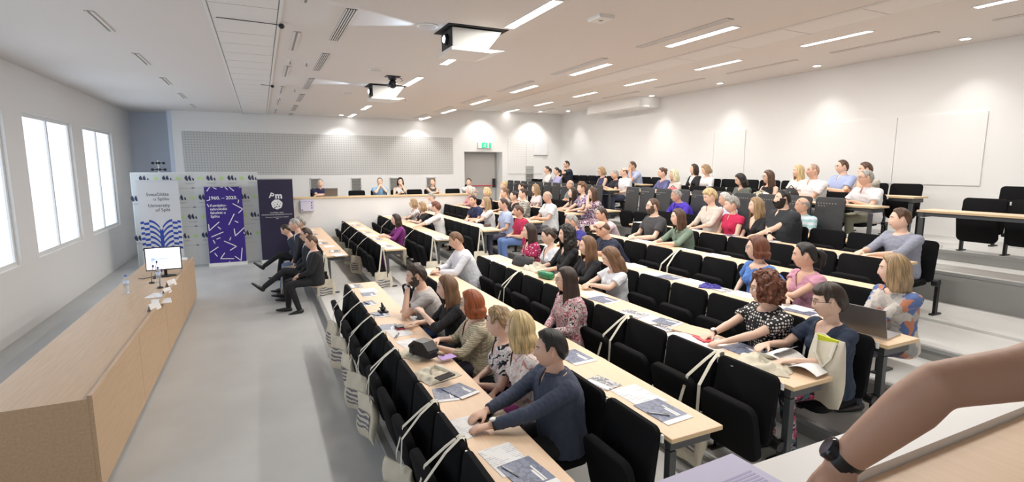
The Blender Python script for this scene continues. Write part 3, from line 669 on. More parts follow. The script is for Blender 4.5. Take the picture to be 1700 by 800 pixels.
    ar = [a*(.6+.4*w_) for a in ar]
    for k, ((tx, ty, tz), pole) in zip((-1, 1), A):
        S = S_[0] if k < 0 else S_[1]; pole = pole or (.15, k*.75, -1)
        El, Wr = ik(S, (tx, ty, tz), l1, l2, pole)
        if arms in ('desk', 'fold', 'phone', 'reach', 'book') and El.z < dz+.05 and El.x < -.22 and El.x > -.75 and row != 0: El.z = dz+.045
        if arms in ('chin', 'chin2') and tz > .9 and row:
            El = Vector((max(-.50, Hc_.x-.16), k*(.16 if arms == 'chin2' else .13), dz+.05)); Wr = Vector((tx, ty, tz))
        fd = (Wr-El).normalized()
        body_m.ell(S+Vector((0, -k*.012, -.004)), (.052*s, .052*s, .055*s), 12, 8)
        body_m.limb(S, El, ar[0], ar[1]); body_m.loft([El, El.lerp(Wr, .25), El.lerp(Wr, .7), Wr], [ar[1]*.95, ar[2]*1.06, ar[3]*1.15, ar[3]*.95], (0, 1, .1), 12)
        up = Vector((0, 0, 1)) if abs(fd.z) < .7 else Vector((-1, 0, 0)); 
        hd = fd.copy(); cu = .5
        if arms in ('desk', 'reach', 'fold', 'phone', 'book'): hd = Vector((fd.x, fd.y, fd.z*.2-.06)); cu = .42
        if arms in ('chin', 'chin2', 'mouth') and tz > .8: cu = 1.15; up = Vector((-1, 0, .2)); hd = fd
        if arms == 'wave' and k < 0: cu = .9
        hand(body_m, Wr, hd, up, (0, -k, .35), cu, .93 if fem else 1.0, 8 if lod == 0 else 6)
        arm_data.append((S, El, Wr, fd))
        inf = .013
        if sleeve == 'long':
            sleeves.ell(S+Vector((0, -k*.012, -.004)), (.058*s+inf*.7,)*3, 12, 8); sleeves.limb(S, El, ar[0]+inf, ar[1]+inf); sleeves.loft([El-fd*.02, El, El.lerp(Wr, .3), El.lerp(Wr, .8), El.lerp(Wr, .93)], [ar[1]+.004, ar[1]+inf, ar[2]+inf, ar[3]+inf, ar[3]+inf*.8], (0, 1, .1), 14)
        elif sleeve == 'roll':
            sleeves.ell(S, (.056*s+inf*.7,)*3, 12, 8); sleeves.limb(S, El, ar[0]+inf, ar[1]+inf*.8); sleeves.loft([El-fd*.02, El, El.lerp(Wr, .3)], [ar[1]+.004, ar[1]+inf, ar[2]+inf], (0, 1, .1), 14)
        elif sleeve in ('short', 'cap'):
            f_ = .62 if sleeve == 'short' else .3; d_ = (El-S); e2 = S+d_*f_; sleeves.ell(S+Vector((0, -k*.010, -.002)), (.056*s+inf*.7,)*3, 12, 8); sleeves.loft([S-d_.normalized()*.03, S, S+d_*f_*.6, e2], [ar[0]*.7, ar[0]+inf, ar[0]+inf+.004, ar[0]+inf+.010], (0, 1, .1), 14)
    if legs is None: legs = [((-.44, -.10, .50), (-.40, -.11, .10)), ((-.44, .10, .50), (-.42, .10, .10))]
    Mskin = SKIN[skin]
    V, Fc = remesh(body_m, vox, 3 if lod == 0 else 2)
    D, HF = head_grid(lod); HV = head_shape(D, fem)*hs; Rm = rotm(yaw, R(pitch), R(roll)); hc3 = np.array(Hc_)
    tf = lambda P: (np.asarray(P, float)*hs)@Rm.T+hc3
    Yv = np.abs(HV[:, 1]); Zv = HV[:, 2]; fm = HV[HF].mean(1)/hs
    mi = np.zeros(len(HF), int); 
    if lip: mi[(np.abs(fm[:, 1]) < .021) & (np.abs(fm[:, 2]+.058) < .0065) & (fm[:, 0] < -.05)] = 1
    parts = [(V, Fc, 0), (HV@Rm.T+hc3, HF, mi)]
    def addm(m, idx): parts.append((tf(np.array([list(p) for p in m.v])), np.array([list(f)+[f[-1]]*(4-len(f)) for f in m.f]), idx))
    ears = MB()
    for k in (-1, 1): ears.ell((.008, k*.076, -.004), (.017, .008, .030), 10, 8, rot=Matrix.Rotation(R(14), 3, 'Y') @ Matrix.Rotation(R(-k*18), 3, 'Z'))
    addm(ears, 0)
    if lod < 2:
        ew = MB(); ir = MB(); br = MB()
        for k in (-1, 1):
            ew.ell((-.0745, k*.0305, .0125), (.0125, .0145, .0062), 12, 8); ir.ell((-.0835, k*.0305, .0125), (.0045, .0058, .0058), 10, 6)
            br.loft([(-.078, k*.047, .030), (-.0885, k*.035, .0355), (-.0925, k*.022, .0345), (-.094, k*.014, .031)], [(.002, .0022), (.003, .0035), (.0032, .004), (.002, .003)], (0, 0, 1), 6)
            if not fem: ew.f = ew.f
        lid = MB()
        for k in (-1, 1): lid.ell((-.0735, k*.0305, .0165), (.0128, .0160, .0052), 12, 6)
        addm(ew, 2); addm(ir, 3); addm(br, 4); addm(lid, 0)
    else:
        ir = MB()
        for k in (-1, 1): ir.ell((-.084, k*.030, .0125), (.005, .010, .0045), 8, 6); ir.ell((-.088, k*.030, .034), (.005, .014, .003), 8, 4)
        addm(ir, 4)
    hcol = hc; bm_ = hairmat(tuple(x*.7 for x in hcol)) if max(hcol) < .5 else hairmat((.25, .18, .12))
    np_obj('body', parts, [Mskin, M_lip, M_eyew, M_iris, bm_], E_)
    # hair
    if hair:
        HP = hair_mesh(hair, lod, sd); m = MB(); VV = []; FF = []; UU = []; k = 0
        for v, f, u in HP: VV.append(tf(v)); FF += [tuple(x) if x[3] != x[2] else tuple(x[:3]) for x in (f+k).tolist()]; UU += u; k += len(v)
        m.v = np.concatenate(VV).tolist(); m.f = FF; m.m = [0]*len(FF); m.uv = UU; m.build('hair', hairmat(hc), E_, 1)
    if beard:
        th = beard if isinstance(beard, float) else .007; fmm = fm; sel = (fmm[:, 2] < -.030+.02*0) & (fmm[:, 0] < .012) & ~((np.abs(fmm[:, 1]) < .020) & (np.abs(fmm[:, 2]+.056) < .007)) & ~((fmm[:, 2] > -.040) & (np.abs(fmm[:, 1]) < .045)) & ~((fmm[:, 2] > -.05) & (np.abs(fmm[:, 1]) < .012) & (fmm[:, 0] < -.09)) | ((np.abs(fmm[:, 1]) > .062) & (fmm[:, 2] < .01) & (fmm[:, 0] < .004) & (fmm[:, 2] > -.09))
        Fb = HF[sel]; ids = np.unique(Fb); mp_ = -np.ones(len(HV), int); mp_[ids] = np.arange(len(ids)); n_ = D[ids]/np.array([.098, .077, .12]); n_ /= np.linalg.norm(n_, axis=1)[:, None]
        m = MB(); Vb = (HV[ids]/hs+n_*th*(1+.6*np.clip(-D[ids][:, 2:3], 0, 1))); m.v = tf(Vb).tolist(); m.f = [tuple(x) for x in mp_[Fb].tolist()]; m.m = [0]*len(m.f); m.uv = [(math.atan2(d[1], -d[0])*.6, d[2]) for d in D[ids].tolist()]
        m.build('beard', hairmat(tuple(x*.8+(.035 if th < .01 else 0) for x in hc)), E_, 1)
    if glass:
        g = MB()
        for k in (-1, 1):
            r1, r2 = (.021, .017); cl = (math.cos(a*math.pi/6) for a in range(13)); g.tube([(-.099+.006*abs(math.cos(a*math.pi/6)*.3+k*.0), k*.032+r1*math.cos(a*math.pi/6), .010+r2*math.sin(a*math.pi/6)) for a in range(13)], .0016, 6); g.tube([(-.095, k*.053, .014), (-.05, k*.076, .014), (.012, k*.083, .008)], .0016, 6)
        g.tube([(-.102, -.011, .014), (-.105, 0, .017), (-.102, .011, .014)], .0016, 6); VV = tf(np.array([list(p) for p in g.v])).tolist(); g.v = VV; g.build('glasses', mat('frames_dark', (.03, .03, .035), .3) if glass == 'dark' else mat('frames_thin', (.25, .22, .2), .3, .6), E_, 1)
    # clothes
    def shell(inf, slv, mt, nm, vneck, nr=.073, wr=.0016, seed=0, open_front=0):
        m = MB(); torso(m, inf, 1.01); 
        if slv:
            o_ = len(m.v); m.v += [tuple(p) for p in sleeves.v]; m.f += [tuple(i+o_ for i in f) for f in sleeves.f]; m.m += sleeves.m
        V, Fc = remesh(m, vox*1.08, 2, wr if lod < 2 else .0025*0, seed, 1)
        c = V[Fc].mean(1); b = np.array(Nk); r_ = np.hypot(c[:, 0]-b[0], c[:, 1]*.92); kill = (r_ < nr) & (c[:, 2] > zN-.045)
        if vneck:
            dpt, wd = vneck; zt = zN-.02; u = (c[:, 2]-(zt-dpt))/dpt; kill |= (c[:, 0] < b[0]-.02) & (u > 0) & (np.abs(c[:, 1]) < wd*np.clip(u, 0, 1.4))
        kill |= (c[:, 2] < .44)
        if slv is None or sleeve == 'none': pass
        Fc = Fc[~kill]; ids = np.unique(Fc); mp_ = -np.ones(len(V), int); mp_[ids] = np.arange(len(ids)); V = V[ids]; Fc = mp_[Fc]
        e = np.sort(np.concatenate([Fc[:, [a, (a+1) % 4]] for a in range(4)]), 1); u_, ct = np.unique(e, axis=0, return_counts=True); be = u_[(ct == 1) & (u_[:, 0] != u_[:, 1])]
        for _ in range(5):
            S2 = np.zeros_like(V); C2 = np.zeros(len(V)); np.add.at(S2, be[:, 0], V[be[:, 1]]); np.add.at(S2, be[:, 1], V[be[:, 0]]); np.add.at(C2, be[:, 0], 1); np.add.at(C2, be[:, 1], 1)
            k2 = C2 > 0; V[k2] = V[k2]*.45+.55*S2[k2]/C2[k2][:, None]
        return np_obj(nm, [(V, Fc, 0)], [mt], E_)
    vn = {'round': None, 'v': (.13, .062), 'deep': (.19, .075), 'open': (.075, .030), 'wide': (.05, .10)}[neck]
    mt = shirt if not isinstance(shirt, tuple) else cloth(shirt)
    if sleeve == 'none':
        m_none = sleeves; 
    if jacket is not None:
        sv = sleeves; 
        shell(.009, None, cloth(under or (.8, .8, .82)), 'shirt', (.06, .03), .066)
        shell(.017, True, mt, 'jacket', (.26, .085), .082, .002, sd)
    else: shell(.012, True if sleeve != 'none' else None, mt, 'top', vn, (.066 if collar else .076) if neck != 'wide' else .10, .0034, sd)
    if collar:
        c_ = MB(); n_ = 18; V = []
        mtc = mt if collar is True else cloth(collar)
        for i in range(n_+1):
            a = R(-180+28)+R(304)*i/n_+math.pi; a = R(12)+R(336)*i/n_; ca, sa = -math.cos(a), math.sin(a)
            for rr, zz in ((.060, .020), (.068, .018), (.100, -.032-.022*(max(0, -ca))**6), (.086, -.040)): V.append((Nk.x+ca*rr*s, sa*rr*s*1.05, zN+zz-(.012 if ca < 0 else -.004)))
        Fq = []
        for i in range(n_):
            for j in range(4): Fq.append((i*4+j, (i+1)*4+j, (i+1)*4+(j+1) % 4, i*4+(j+1) % 4))
        Fq += [(0, 1, 2, 3), tuple(n_*4+j for j in (3, 2, 1, 0))]; c_.add(V, Fq); c_.build('collar', mtc, E_, 40)
    if jacket is not None and not fem:
        tm = MB(); tm.loft([Nk+Vector((-.062, 0, -.015)), sp(.8)+Vector((-.125*s, 0, 0)), sp(.5)+Vector((-.13*s, 0, 0))], [(.010, .005), (.022, .005), (.028, .005)], (0, 1, 0), 8)
        if jacket == 'tie': tm.build('tie', cloth((.05, .06, .12)), E_, 1)
    tr = MB()
    tr.loft([(.02, 0, .43), (.01, 0, .50), (0, 0, .58)], [(.15*s, .11), (.178*s, .142), (.168*s, .13)], (0, 1, 0), 16)
    for (kn, an), k in zip(legs, (-1, 1)):
        hp = Vector((-.03, k*.085, .515)); kn = Vector(kn); an = Vector(an)
        tr.limb(hp, kn, .082*s, .062*s); tr.limb(kn, an, .058*s, .047*s)
    V, Fc = remesh(tr, max(.013, vox*1.2), 2); np_obj('trousers' if not isinstance(pants, bpy.types.Material) else 'skirt', [(V, Fc, 0)], [pants if isinstance(pants, bpy.types.Material) else cloth(pants)], E_)
    for (kn, an), k in zip(legs, (-1, 1)):
        an = Vector(an); kn = Vector(kn); ax = (an-kn).normalized(); f_ = Vector((-1, 0, 0)); f_ -= ax*f_.dot(ax)*.8; f_.normalize()
        sh = MB(); h0 = an+ax*.06; sh.loft([h0-f_*.055, h0-f_*.03, h0+f_*.04, h0+f_*.12, h0+f_*.18, h0+f_*.20], [(.022, .025), (.036, .040), (.040, .036), (.043, .025), (.035, .018), (.015, .01)], ax.cross(f_), 12); sh.limb(an-ax*.02, an+ax*.05, .036, .034); sh.build('shoe', M_lea, E_, 1)
    if watch:
        S, El, Wr, fd = arm_data[0 if watch == 1 else 1]; wm = MB(); c = Wr-fd*.018; r_ = ar[3]*1.12
        if sleeve == 'long': r_ += .006
        wm.loft([c-fd*.011, c+fd*.011], [(r_, r_), (r_, r_)], (0, 1, .1), 16); wo = wm.build('watch', M_blk2 if watch else M_steel, E_, 1); f2 = MB(); up = Vector((0, 0, 1))-fd*fd.z; up.normalize()
        if abs(fd.z) > .7: up = Vector((-.6, -.8*0-.5, 0)).normalized()
        f2.loft([c+up*r_*.9, c+up*(r_+.008), c+up*(r_+.009)], [.02, .02, .015], fd, 16); f2.build('dial', mat('dial_white', (.75, .75, .75), .3) if not isinstance(watch, str) else M_glass, wo, 1)
    return E_
H = lambda kind='short', **k: dict(kind=kind, **k)
SHORT = H(t=.013, hl=48); CROP = H(t=.008, hl=50); BUZZ = H('buzz', t=.0035, hl=50); RECEDE = H(t=.008, hl=64); BALD = H('bald', t=.004, hl=55)
BOB = H('long', len=.10, t=.020, open=58, taper=.02, groove=.004); BOBL = H('long', len=.15, t=.018, open=58, taper=.03)
LONG = H('long', len=.30, t=.014, open=66, taper=.10, wave=.04); LONGS = H('long', len=.27, t=.012, open=66, taper=.12); CURLY = H('long', len=.30, t=.026, open=60, wave=.05, curl=.014, taper=.0)
PIXIE = H(t=.022, hl=38, curl=.004, groove=.010); CURLS = H('long', len=.07, t=.042, open=56, curl=.020, taper=.0); UPDO = H('updo', t=.010, hl=48); TAIL = H('tail', t=.009, hl=48); WAVY = H('long', len=.22, t=.020, open=60, wave=.06, curl=.006, taper=0)
BRN = (.09, .045, .025); DBR = (.035, .020, .014); BLK = (.012, .010, .010); BLD = (.62, .47, .24); DBL = (.34, .23, .12); RED = (.29, .075, .022); AUB = (.15, .05, .026); GRY = (.33, .32, .30); LGR = (.62, .61, .58); LBR = (.17, .09, .045); COP = (.30, .10, .04)
# front seats on the hall floor
L0 = [((-.43, -.10, .50), (-.50, -.12, .10)), ((-.42, .12, .50), (-.40, .12, .10))]
LX = [((-.46, -.06, .60), (-.78, -.02, .36)), ((-.44, .08, .48), (-.52, .08, .10))]
person('man in black suit with short brown hair sitting in the front row, looking down', (516, 388), 0, CROP, BRN, (.012, .012, .014), 'long', 'm', .03, 10, 6, 14, 'lap', (.012, .012, .014), None, None, 1, legs=[((-.42, -.12, .50), (-.30, -.14, .09)), ((-.42, .10, .50), (-.44, .10, .09))], jacket=True, under=(.8, .8, .82))
person('man in dark suit with glasses and pale tie, legs crossed, second in front row', (507, 377), 0, SHORT, DBR, (.015, .015, .02), 'long', 'm', .06, 12, 5, 5, 'lap', (.012, .014, .02), 'dark', None, 1, legs=[((-.46, -.06, .60), (-.80, -.06, .34)), ((-.44, .08, .48), (-.44, .08, .10))], jacket='tie', under=(.45, .5, .6))
person('balding man in navy suit leaning forward with one leg crossed high', (474, 371), 0, H(t=.009, hl=70), DBR, (.02, .025, .045), 'long', 'm', .32, -8, 0, 30, 'lap', (.012, .012, .014), None, None, 1, Y=12.2, legs=LX, jacket=True, spine=.02)
person('grey haired man in dark jacket by the violet banner, blue jeans', (497, 358), 0, SHORT, GRY, (.02, .025, .04), 'long', 'm', .10, 0, 0, 6, 'lap', (.12, .17, .30), None, None, 2, jacket=True, legs=L0)
person('man mostly hidden behind the grey haired man in front row, khaki trousers', (488, 361), 0, CROP, GRY, (.03, .03, .04), 'long', 'm', .22, 0, 0, 6, 'lap', (.42, .38, .30), None, None, 1, jacket=True, legs=L0)
# row behind the first desk
person('bearded man in pale grey T-shirt and white watch, chin on fist', (690, 437), 1, H(t=.018, hl=44, curl=.006), DBR, (.50, .47, .45), 'short', 'm', .26, None, 0, 10, 'chin', (.06, .10, .24), None, .003, 1, 1.05, 'round', watch=1, spine=.05)
person('woman in black with long light brown hair, one hand raised', (742, 455), 1, H('long', len=.30, t=.014, open=70, wave=.06, taper=.05), LBR, (.012, .012, .013), 'roll', 'f', .10, None, None, 6, 'wave', (.03, .03, .05))
person('copper bob haired woman in ribbed beige cardigan and thin glasses', (783, 480), 1, BOB, RED, pattern('ribbed_beige', 'stripe', [(.30, .25, .16), (.60, .54, .40)], 22, .9, .35), 'roll', 'f', .06, 40, 14, 4, 'desk', (.03, .03, .05), 'thin', neck='v', w_=1.12)
person('woman with messy grey blonde updo in black and white flowered blouse', (829, 508), 1, H('updo', t=.016, hl=44, curl=.008, groove=.012, bunz=.04), DBL, pattern('black_white_flower', 'blobs', [(.01, .01, .02), (.75, .74, .72), (.62, .50, .52)], 13), 'short', 'f', .08, 52, 12, 5, 'lap', (.02, .02, .03), None, None, 0, neck='v')
person('straight blonde bob woman in pale pink patterned blouse', (863, 515), 1, H('long', len=.15, t=.018, open=58, taper=.02, groove=.006), BLD, pattern('pale_pink_flower', 'blobs', [(.62, .30, .28), (.78, .72, .68), (.80, .76, .73), (.70, .55, .50)], 11), 'short', 'f', .06, 50, 12, 2, 'lap', (.55, .12, .40), None, None, 0, neck='v')
person('dark haired man in slate blue shirt with wristwatch at the nearest desk', (915, 546), 1, H(t=.016, hl=46, quiff=1), BLK, (.045, .058, .095), 'long', 'm', .08, 22, 4, 2, 'reach', (.010, .010, .014), None, None, 1, 1.08, 'open', collar=True, watch=1)
# row behind the second desk
person('man in white long sleeved shirt with short light brown hair, leaning on desk', (757, 383), 2, CROP, LBR, (.74, .76, .82), 'long', 'm', .24, 10, 0, 20, 'reach', (.05, .06, .12), None, None, 1, 1.1, 'round', collar=True, watch=2, spine=.04)
person('woman with long dark hair in red, white and black patterned blouse', (941, 441), 2, H('long', len=.30, t=.014, open=64, taper=-.05), DBR, pattern('red_black_print', 'blobs', [(.02, .02, .03), (.74, .70, .70), (.42, .06, .10), (.76, .72, .72), (.03, .02, .03)], 24), 'long', 'f', .06, None, None, 2, 'lap', (.02, .02, .02), 'thin', w_=1.12)
person('dark haired woman in purple dress sitting alone in second far row', (657, 354), 2, H('long', len=.16, t=.016, open=64, wave=.04), DBR, (.22, .03, .20), 'roll', 'f', .10, 25, 10, 4, 'desk', (.15, .03, .14), Y=None, neck='round')
# row behind the third desk, near block
person('brown haired woman in magenta blouse with white dots', (879, 369), 3, LONGS, DBR, pattern('magenta_dots', 'dots', [(.78, .70, .72), (.38, .015, .09)], 26, .8, .28), 'short', 'f', .05, None, None, 2, 'lap', (.02, .02, .03), neck='v')
person('woman with brown hair in a bun wearing white V-neck tee', (911, 376), 3, H('updo', t=.008, hl=50), DBR, (.74, .74, .78), 'short', 'f', .06, None, None, 16, 'lap', (.1, .1, .2), neck='deep')
person('woman with long tight dark curls in black', (941, 372), 3, CURLY, BLK, (.012, .012, .014), 'roll', 'f', .04, None, None, 2, 'desk', (.02, .02, .02), neck='v')
person('woman with long wavy chestnut hair in black, between curls and white tee', (976, 390), 3, H('long', len=.32, t=.016, open=64, wave=.07, taper=.0), LBR, (.014, .014, .018), 'roll', 'f', .05, None, None, 2, 'desk', (.02, .02, .02))
person('woman in white tee with straight brown hair looking down at papers', (1016, 407), 3, H('long', len=.20, t=.012, open=60, taper=.05), LBR, (.70, .72, .76), 'short', 'f', .12, 12, 4, 26, 'phone', (.05, .05, .08), spine=.02)
person('woman with auburn curls in black top with white oval dots', (1275, 452), 3, CURLS, AUB, pattern('white_ovals_on_black', 'dots', [(.76, .74, .72), (.012, .012, .014)], 38, .8, .36), 'short', 'f', .10, 16, 6, 2, 'reach', (.02, .02, .03), 'thin', None, 0, 1.12, watch=2)
person('woman with short brown hair and glasses in navy tee and flowered skirt', (1381, 469), 3, H(t=.020, hl=30, groove=.008), DBR, (.018, .03, .06), 'short', 'f', .06, 14, 4, 8, 'book', pattern('dark_flower_skirt', 'floral', [(.012, .015, .03), (.45, .05, .12), (.06, .16, .18), (.015, .02, .04), (.5, .35, .4), (.012, .015, .03)], 30), 'dark', None, 0, neck='deep', legs=[((-.42, -.09, .50), (-.36, -.10, .10)), ((-.42, .09, .50), (-.38, .10, .10))])
# third far row
person('woman with short blonde hair and glasses in white flowered blouse', (686, 329), 3, BOB, DBL, pattern('white_flower', 'blobs', [(.4, .25, .28), (.74, .72, .72), (.78, .76, .75)], 16), 'short', 'f', .08, 20, None, 2, 'fold', (.1, .1, .12), 'dark', neck='v')
person('woman with chin length light brown hair in black shirt', (700, 334), 3, BOB, DBL, (.015, .015, .018), 'short', 'f', .05, 20, None, 2, 'desk', (.02, .02, .03), None, neck='v')
person('red haired woman in white blouse turned away, reaching over the desk', (723, 334), 3, PIXIE, AUB, (.78, .77, .76), 'roll', 'f', .10, 60, 22, 4, 'reach', (.5, .5, .5))
# fourth far row
person('grey haired person in white holding a hand to the face by the wall', (716, 319), 4, SHORT, GRY, (.76, .77, .80), 'short', 'm', .14, 30, 6, 14, 'mouth', (.1, .1, .15), Y=14.55)
person('young man in navy polo turned towards the camera, hands clasped', (783, 323), 4, SHORT, DBR, (.02, .03, .09), 'short', 'm', .24, 1034, 6, 4, 'phone', (.1, .1, .2), None, None, 1, neck='open', collar=True)
person('woman with long straight blonde hair in white tee leaning on the desk', (807, 326), 4, H('long', len=.28, t=.013, open=66), DBL, (.74, .74, .75), 'short', 'f', .10, 18, None, 2, 'fold', (.3, .3, .35))
person('dark haired man in pale blue shirt beside the red polo', (836, 328), 4, H(t=.010, hl=56), DBR, (.42, .50, .70), 'short', 'm', .08, 14, None, 12, 'lap', (.1, .1, .15), None, None, 1, neck='open', collar=True)
person('man in crimson polo shirt and blue jeans at the aisle', (861, 339), 4, CROP, BRN, (.42, .02, .07), 'short', 'm', .10, 12, None, 10, 'lap', (.10, .17, .36), None, None, 2, 1.1, collar=True)
# fourth row near block
person('grey haired man in dark blue shirt bending forward behind black curls', (950, 354), 4, CROP, GRY, (.03, .03, .22), 'short', 'm', .22, None, None, 16, 'desk', (.05, .05, .1), None, None, 1, 1.05, collar=True)
person('short haired man in pink checked shirt behind the navy polo', (1000, 343), 5, CROP, DBR, pattern('pink_check', 'check', [(.8, .78, .8), (.62, .40, .45)], 24), 'short', 'm', .24, None, None, 6, 'desk', (.1, .1, .12), None, None, 2)
person('bald man in navy polo shirt with head bowed over the desk', (1003, 365), 4, BALD, BRN, (.018, .025, .055), 'short', 'm', .26, 16, 4, 34, 'desk', (.05, .05, .08), None, None, 1, 1.12, collar=True, spine=.05)
person('auburn bob woman with glasses in cornflower blue tee', (1260, 390), 4, H('long', len=.08, t=.020, open=62, taper=0), AUB, (.10, .24, .62), 'short', 'f', .08, 14, 6, 3, 'side', (.05, .05, .08), 'thin', neck='wide')
person('woman with black ponytail in pale pink ruffled blouse', (1341, 400), 4, TAIL, BLK, (.60, .30, .40), 'cap', 'f', .08, 14, 4, 6, 'fold', (.03, .03, .05), None, None, 1, neck='v')
person('person in flowered top at the right photo edge behind the laptop', (1492, 420), 4, BOBL, DBL, pattern('muted_flower', 'floral', [(.4, .38, .36), (.1, .16, .35), (.5, .2, .12), (.55, .52, .48), (.3, .3, .3)], 12), 'roll', 'f', .08, 10, None, 3, 'fold', (.05, .05, .08))
# fifth row
person('bearded man with glasses in charcoal T-shirt at the aisle', (1085, 328), 5, CROP, BRN, (.06, .06, .066), 'short', 'm', .08, 14, 4, 0, 'desk', (.03, .03, .04), 'thin', .004, 0, 1.08)
person('woman with straight brown hair in sage green shirt leaning forward', (1128, 345), 5, H('long', len=.17, t=.014, open=64, taper=.03), BRN, (.20, .27, .21), 'roll', 'f', .18, 16, 4, 2, 'reach', (.05, .05, .05), neck='open', collar=True)
# fifth far row
person('white haired woman in salmon pink cardigan by the wall', (780, 308), 5, BOB, LGR, (.62, .28, .28), 'roll', 'f', .06, 12, None, 3, 'desk', (.1, .1, .15))
person('short blonde woman in black behind the man in navy polo', (808, 310), 5, BOB, BLD, (.03, .03, .04), 'short', 'f', .04, 20, None, 2, 'desk', (.05, .05, .05))
person('woman with light brown chignon in grey beige top', (837, 311), 5, UPDO, LBR, (.42, .38, .34), 'short', 'f', .16, 14, None, 3, 'mouth', (.05, .05, .05))
person('laughing woman with black hair tied back in black top', (853, 316), 5, UPDO, BLK, (.02, .02, .025), 'short', 'f', .06, 16, None, 0, 'desk', (.05, .05, .05), neck='v')
person('woman with dark chignon in zebra striped blouse', (868, 312), 5, UPDO, DBR, pattern('zebra_print', 'zebra', [(.02, .02, .02), (.66, .64, .58)], 9), 'roll', 'f', .06, 14, None, 3, 'lap', (.05, .05, .05))
person('bald man in pale checked shirt sitting by himself at the aisle', (909, 316), 5, BALD, GRY, pattern('grey_check', 'check', [(.45, .5, .55), (.72, .74, .74)], 26), 'short', 'm', .08, 10, None, 8, 'desk', (.1, .1, .12), None, None, 2, 1.1, neck='open', collar=True)
# sixth row far
person('woman with beige hair pinned up behind the chignon lady', (836, 301), 6, H('updo', t=.016, hl=46, bunz=.09), BLD, (.5, .45, .4), 'short', 'f', .04, 10, None, 2, 'lap', (.1, .1, .1))
person('dark haired woman in white, partly hidden in sixth far row', (866, 303), 6, UPDO, DBR, (.74, .74, .74), 'short', 'f', .06, 14, None, 2, 'desk', (.1, .1, .1))
person('woman with wavy honey blonde hair in pale pink tee', (889, 305), 6, WAVY, DBL, (.74, .64, .66), 'short', 'f', .06, 10, None, 4, 'lap', (.1, .1, .1))
person('dark haired woman in grey dress resting arms on the desk', (951, 310), 6, LONGS, DBR, (.12, .12, .18), 'cap', 'f', .14, 14, None, -4, 'reach', (.1, .1, .12), neck='deep')
person('curly haired woman in violet and white patterned blouse', (966, 302), 6, H(t=.030, hl=40, curl=.010), LBR, pattern('violet_white_print', 'blobs', [(.10, .03, .14), (.7, .68, .72), (.18, .05, .22)], 17), 'short', 'f', .10, 12, None, 2, 'desk', (.1, .1, .12), neck='v')
person('woman with long smooth brown hair in plum blotched dress, hand at mouth', (984, 310), 6, H('long', len=.28, t=.014, open=64), BRN, pattern('plum_blotch', 'blobs', [(.12, .02, .09), (.75, .72, .72), (.16, .02, .12)], 15), 'short', 'f', .14, 12, None, 4, 'mouth', pattern('plum_blotch', 'blobs', [(.12, .02, .09), (.75, .72, .72), (.16, .02, .12)], 15))
person('bald man in grey checked shirt with folded arms, seventh far row', (947, 298), 7, BALD, GRY, pattern('slate_check', 'check', [(.3, .34, .36), (.16, .19, .21)], 24), 'short', 'm', .10, 14, None, 2, 'cross', (.1, .1, .12), None, None, 1)
# sixth and seventh rows near
person('short blonde haired woman in cream blouse looking down', (1180, 312), 6, H(t=.024, hl=34, groove=.008), BLD, (.66, .60, .54), 'roll', 'f', .08, 18, 6, 20, 'desk', (.3, .28, .25), None, None, 0, neck='open', w_=1.08)
person('woman with short curly silver hair in raspberry sleeveless blouse', (1216, 325), 6, H(t=.024, hl=40, curl=.008), GRY, (.55, .02, .09), 'cap', 'f', .07, 16, 4, 8, 'lap', (.03, .03, .04), neck='open', collar=True, w_=1.08)
person('woman with long light brown hair in black V-neck', (1257, 326), 6, H('long', len=.21, t=.016, open=62, wave=.04, taper=0), DBL, (.014, .014, .016), 'short', 'f', .05, 12, 4, 4, 'lap', (.03, .03, .04), neck='deep')
person('large man with full dark beard in charcoal polo and black watch', (1301, 314), 6, SHORT, BLK, (.026, .030, .036), 'short', 'm', .07, 16, 4, -6, 'fold', (.03, .03, .04), None, .014, 0, 1.25, neck='open', collar=True, watch='2')
person('person at the right photo edge with one hand resting on the sixth desk', (1500, 344), 6, SHORT, BRN, (.3, .32, .4), 'roll', 'm', .10, 10, 0, 2, 'reach', (.1, .1, .1))
person('grey haired man in vivid violet blue shirt leaning on the desk', (1125, 313), 7, CROP, GRY, (.075, .04, .50), 'long', 'm', .26, 6, 0, 12, 'desk', (.1, .1, .1), None, None, 2, 1.1, collar=True)
person('person in pale blue shirt hidden behind the cream blouse', (1205, 318), 7, SHORT, LGR, (.62, .70, .88), 'short', 'm', .10, 14, None, 12, 'desk', (.1, .1, .1), None, None, 1, 1.05, collar=True)
person('bald man in pale turquoise polo with grey sides, behind the bearded man', (1334, 326), 7, BALD, GRY, pattern('turquoise_white', 'stripe', [(.35, .58, .62), (.66, .74, .82)], 4, .8, .5), 'short', 'm', .06, 6, 0, 4, 'lap', (.1, .1, .1), None, None, 1, neck='open', collar=True)
# eighth row
person('woman with dark pulled back hair in white blouse, top far corner', (908, 275), 8, TAIL, DBR, (.78, .76, .77), 'long', 'f', .04, 6, None, 2, 'lap', (.1, .1, .1))
person('dark haired woman in lilac shirt beside the white blouse', (924, 277), 8, TAIL, BLK, (.42, .42, .70), 'roll', 'f', .05, 10, None, 4, 'lap', (.1, .1, .1))
person('light brown haired woman in navy sleeveless top and glasses', (999, 276), 8, BOB, DBL, (.05, .06, .14), 'none', 'f', .05, 12, None, 8, 'lap', (.1, .1, .1), 'dark')
person('grey haired man in black polo at the desk end', (1021, 281), 8, CROP, GRY, (.02, .02, .03), 'short', 'm', .06, 10, None, 6, 'desk', (.05, .05, .08), None, None, 1, collar=True)
person('bald man in white polo and dark jeans at the upper aisle', (1036, 277), 8, BALD, BRN, (.76, .76, .80), 'short', 'm', .05, 12, None, 6, 'lap', (.04, .05, .09), None, None, 0, 1.08, collar=True)
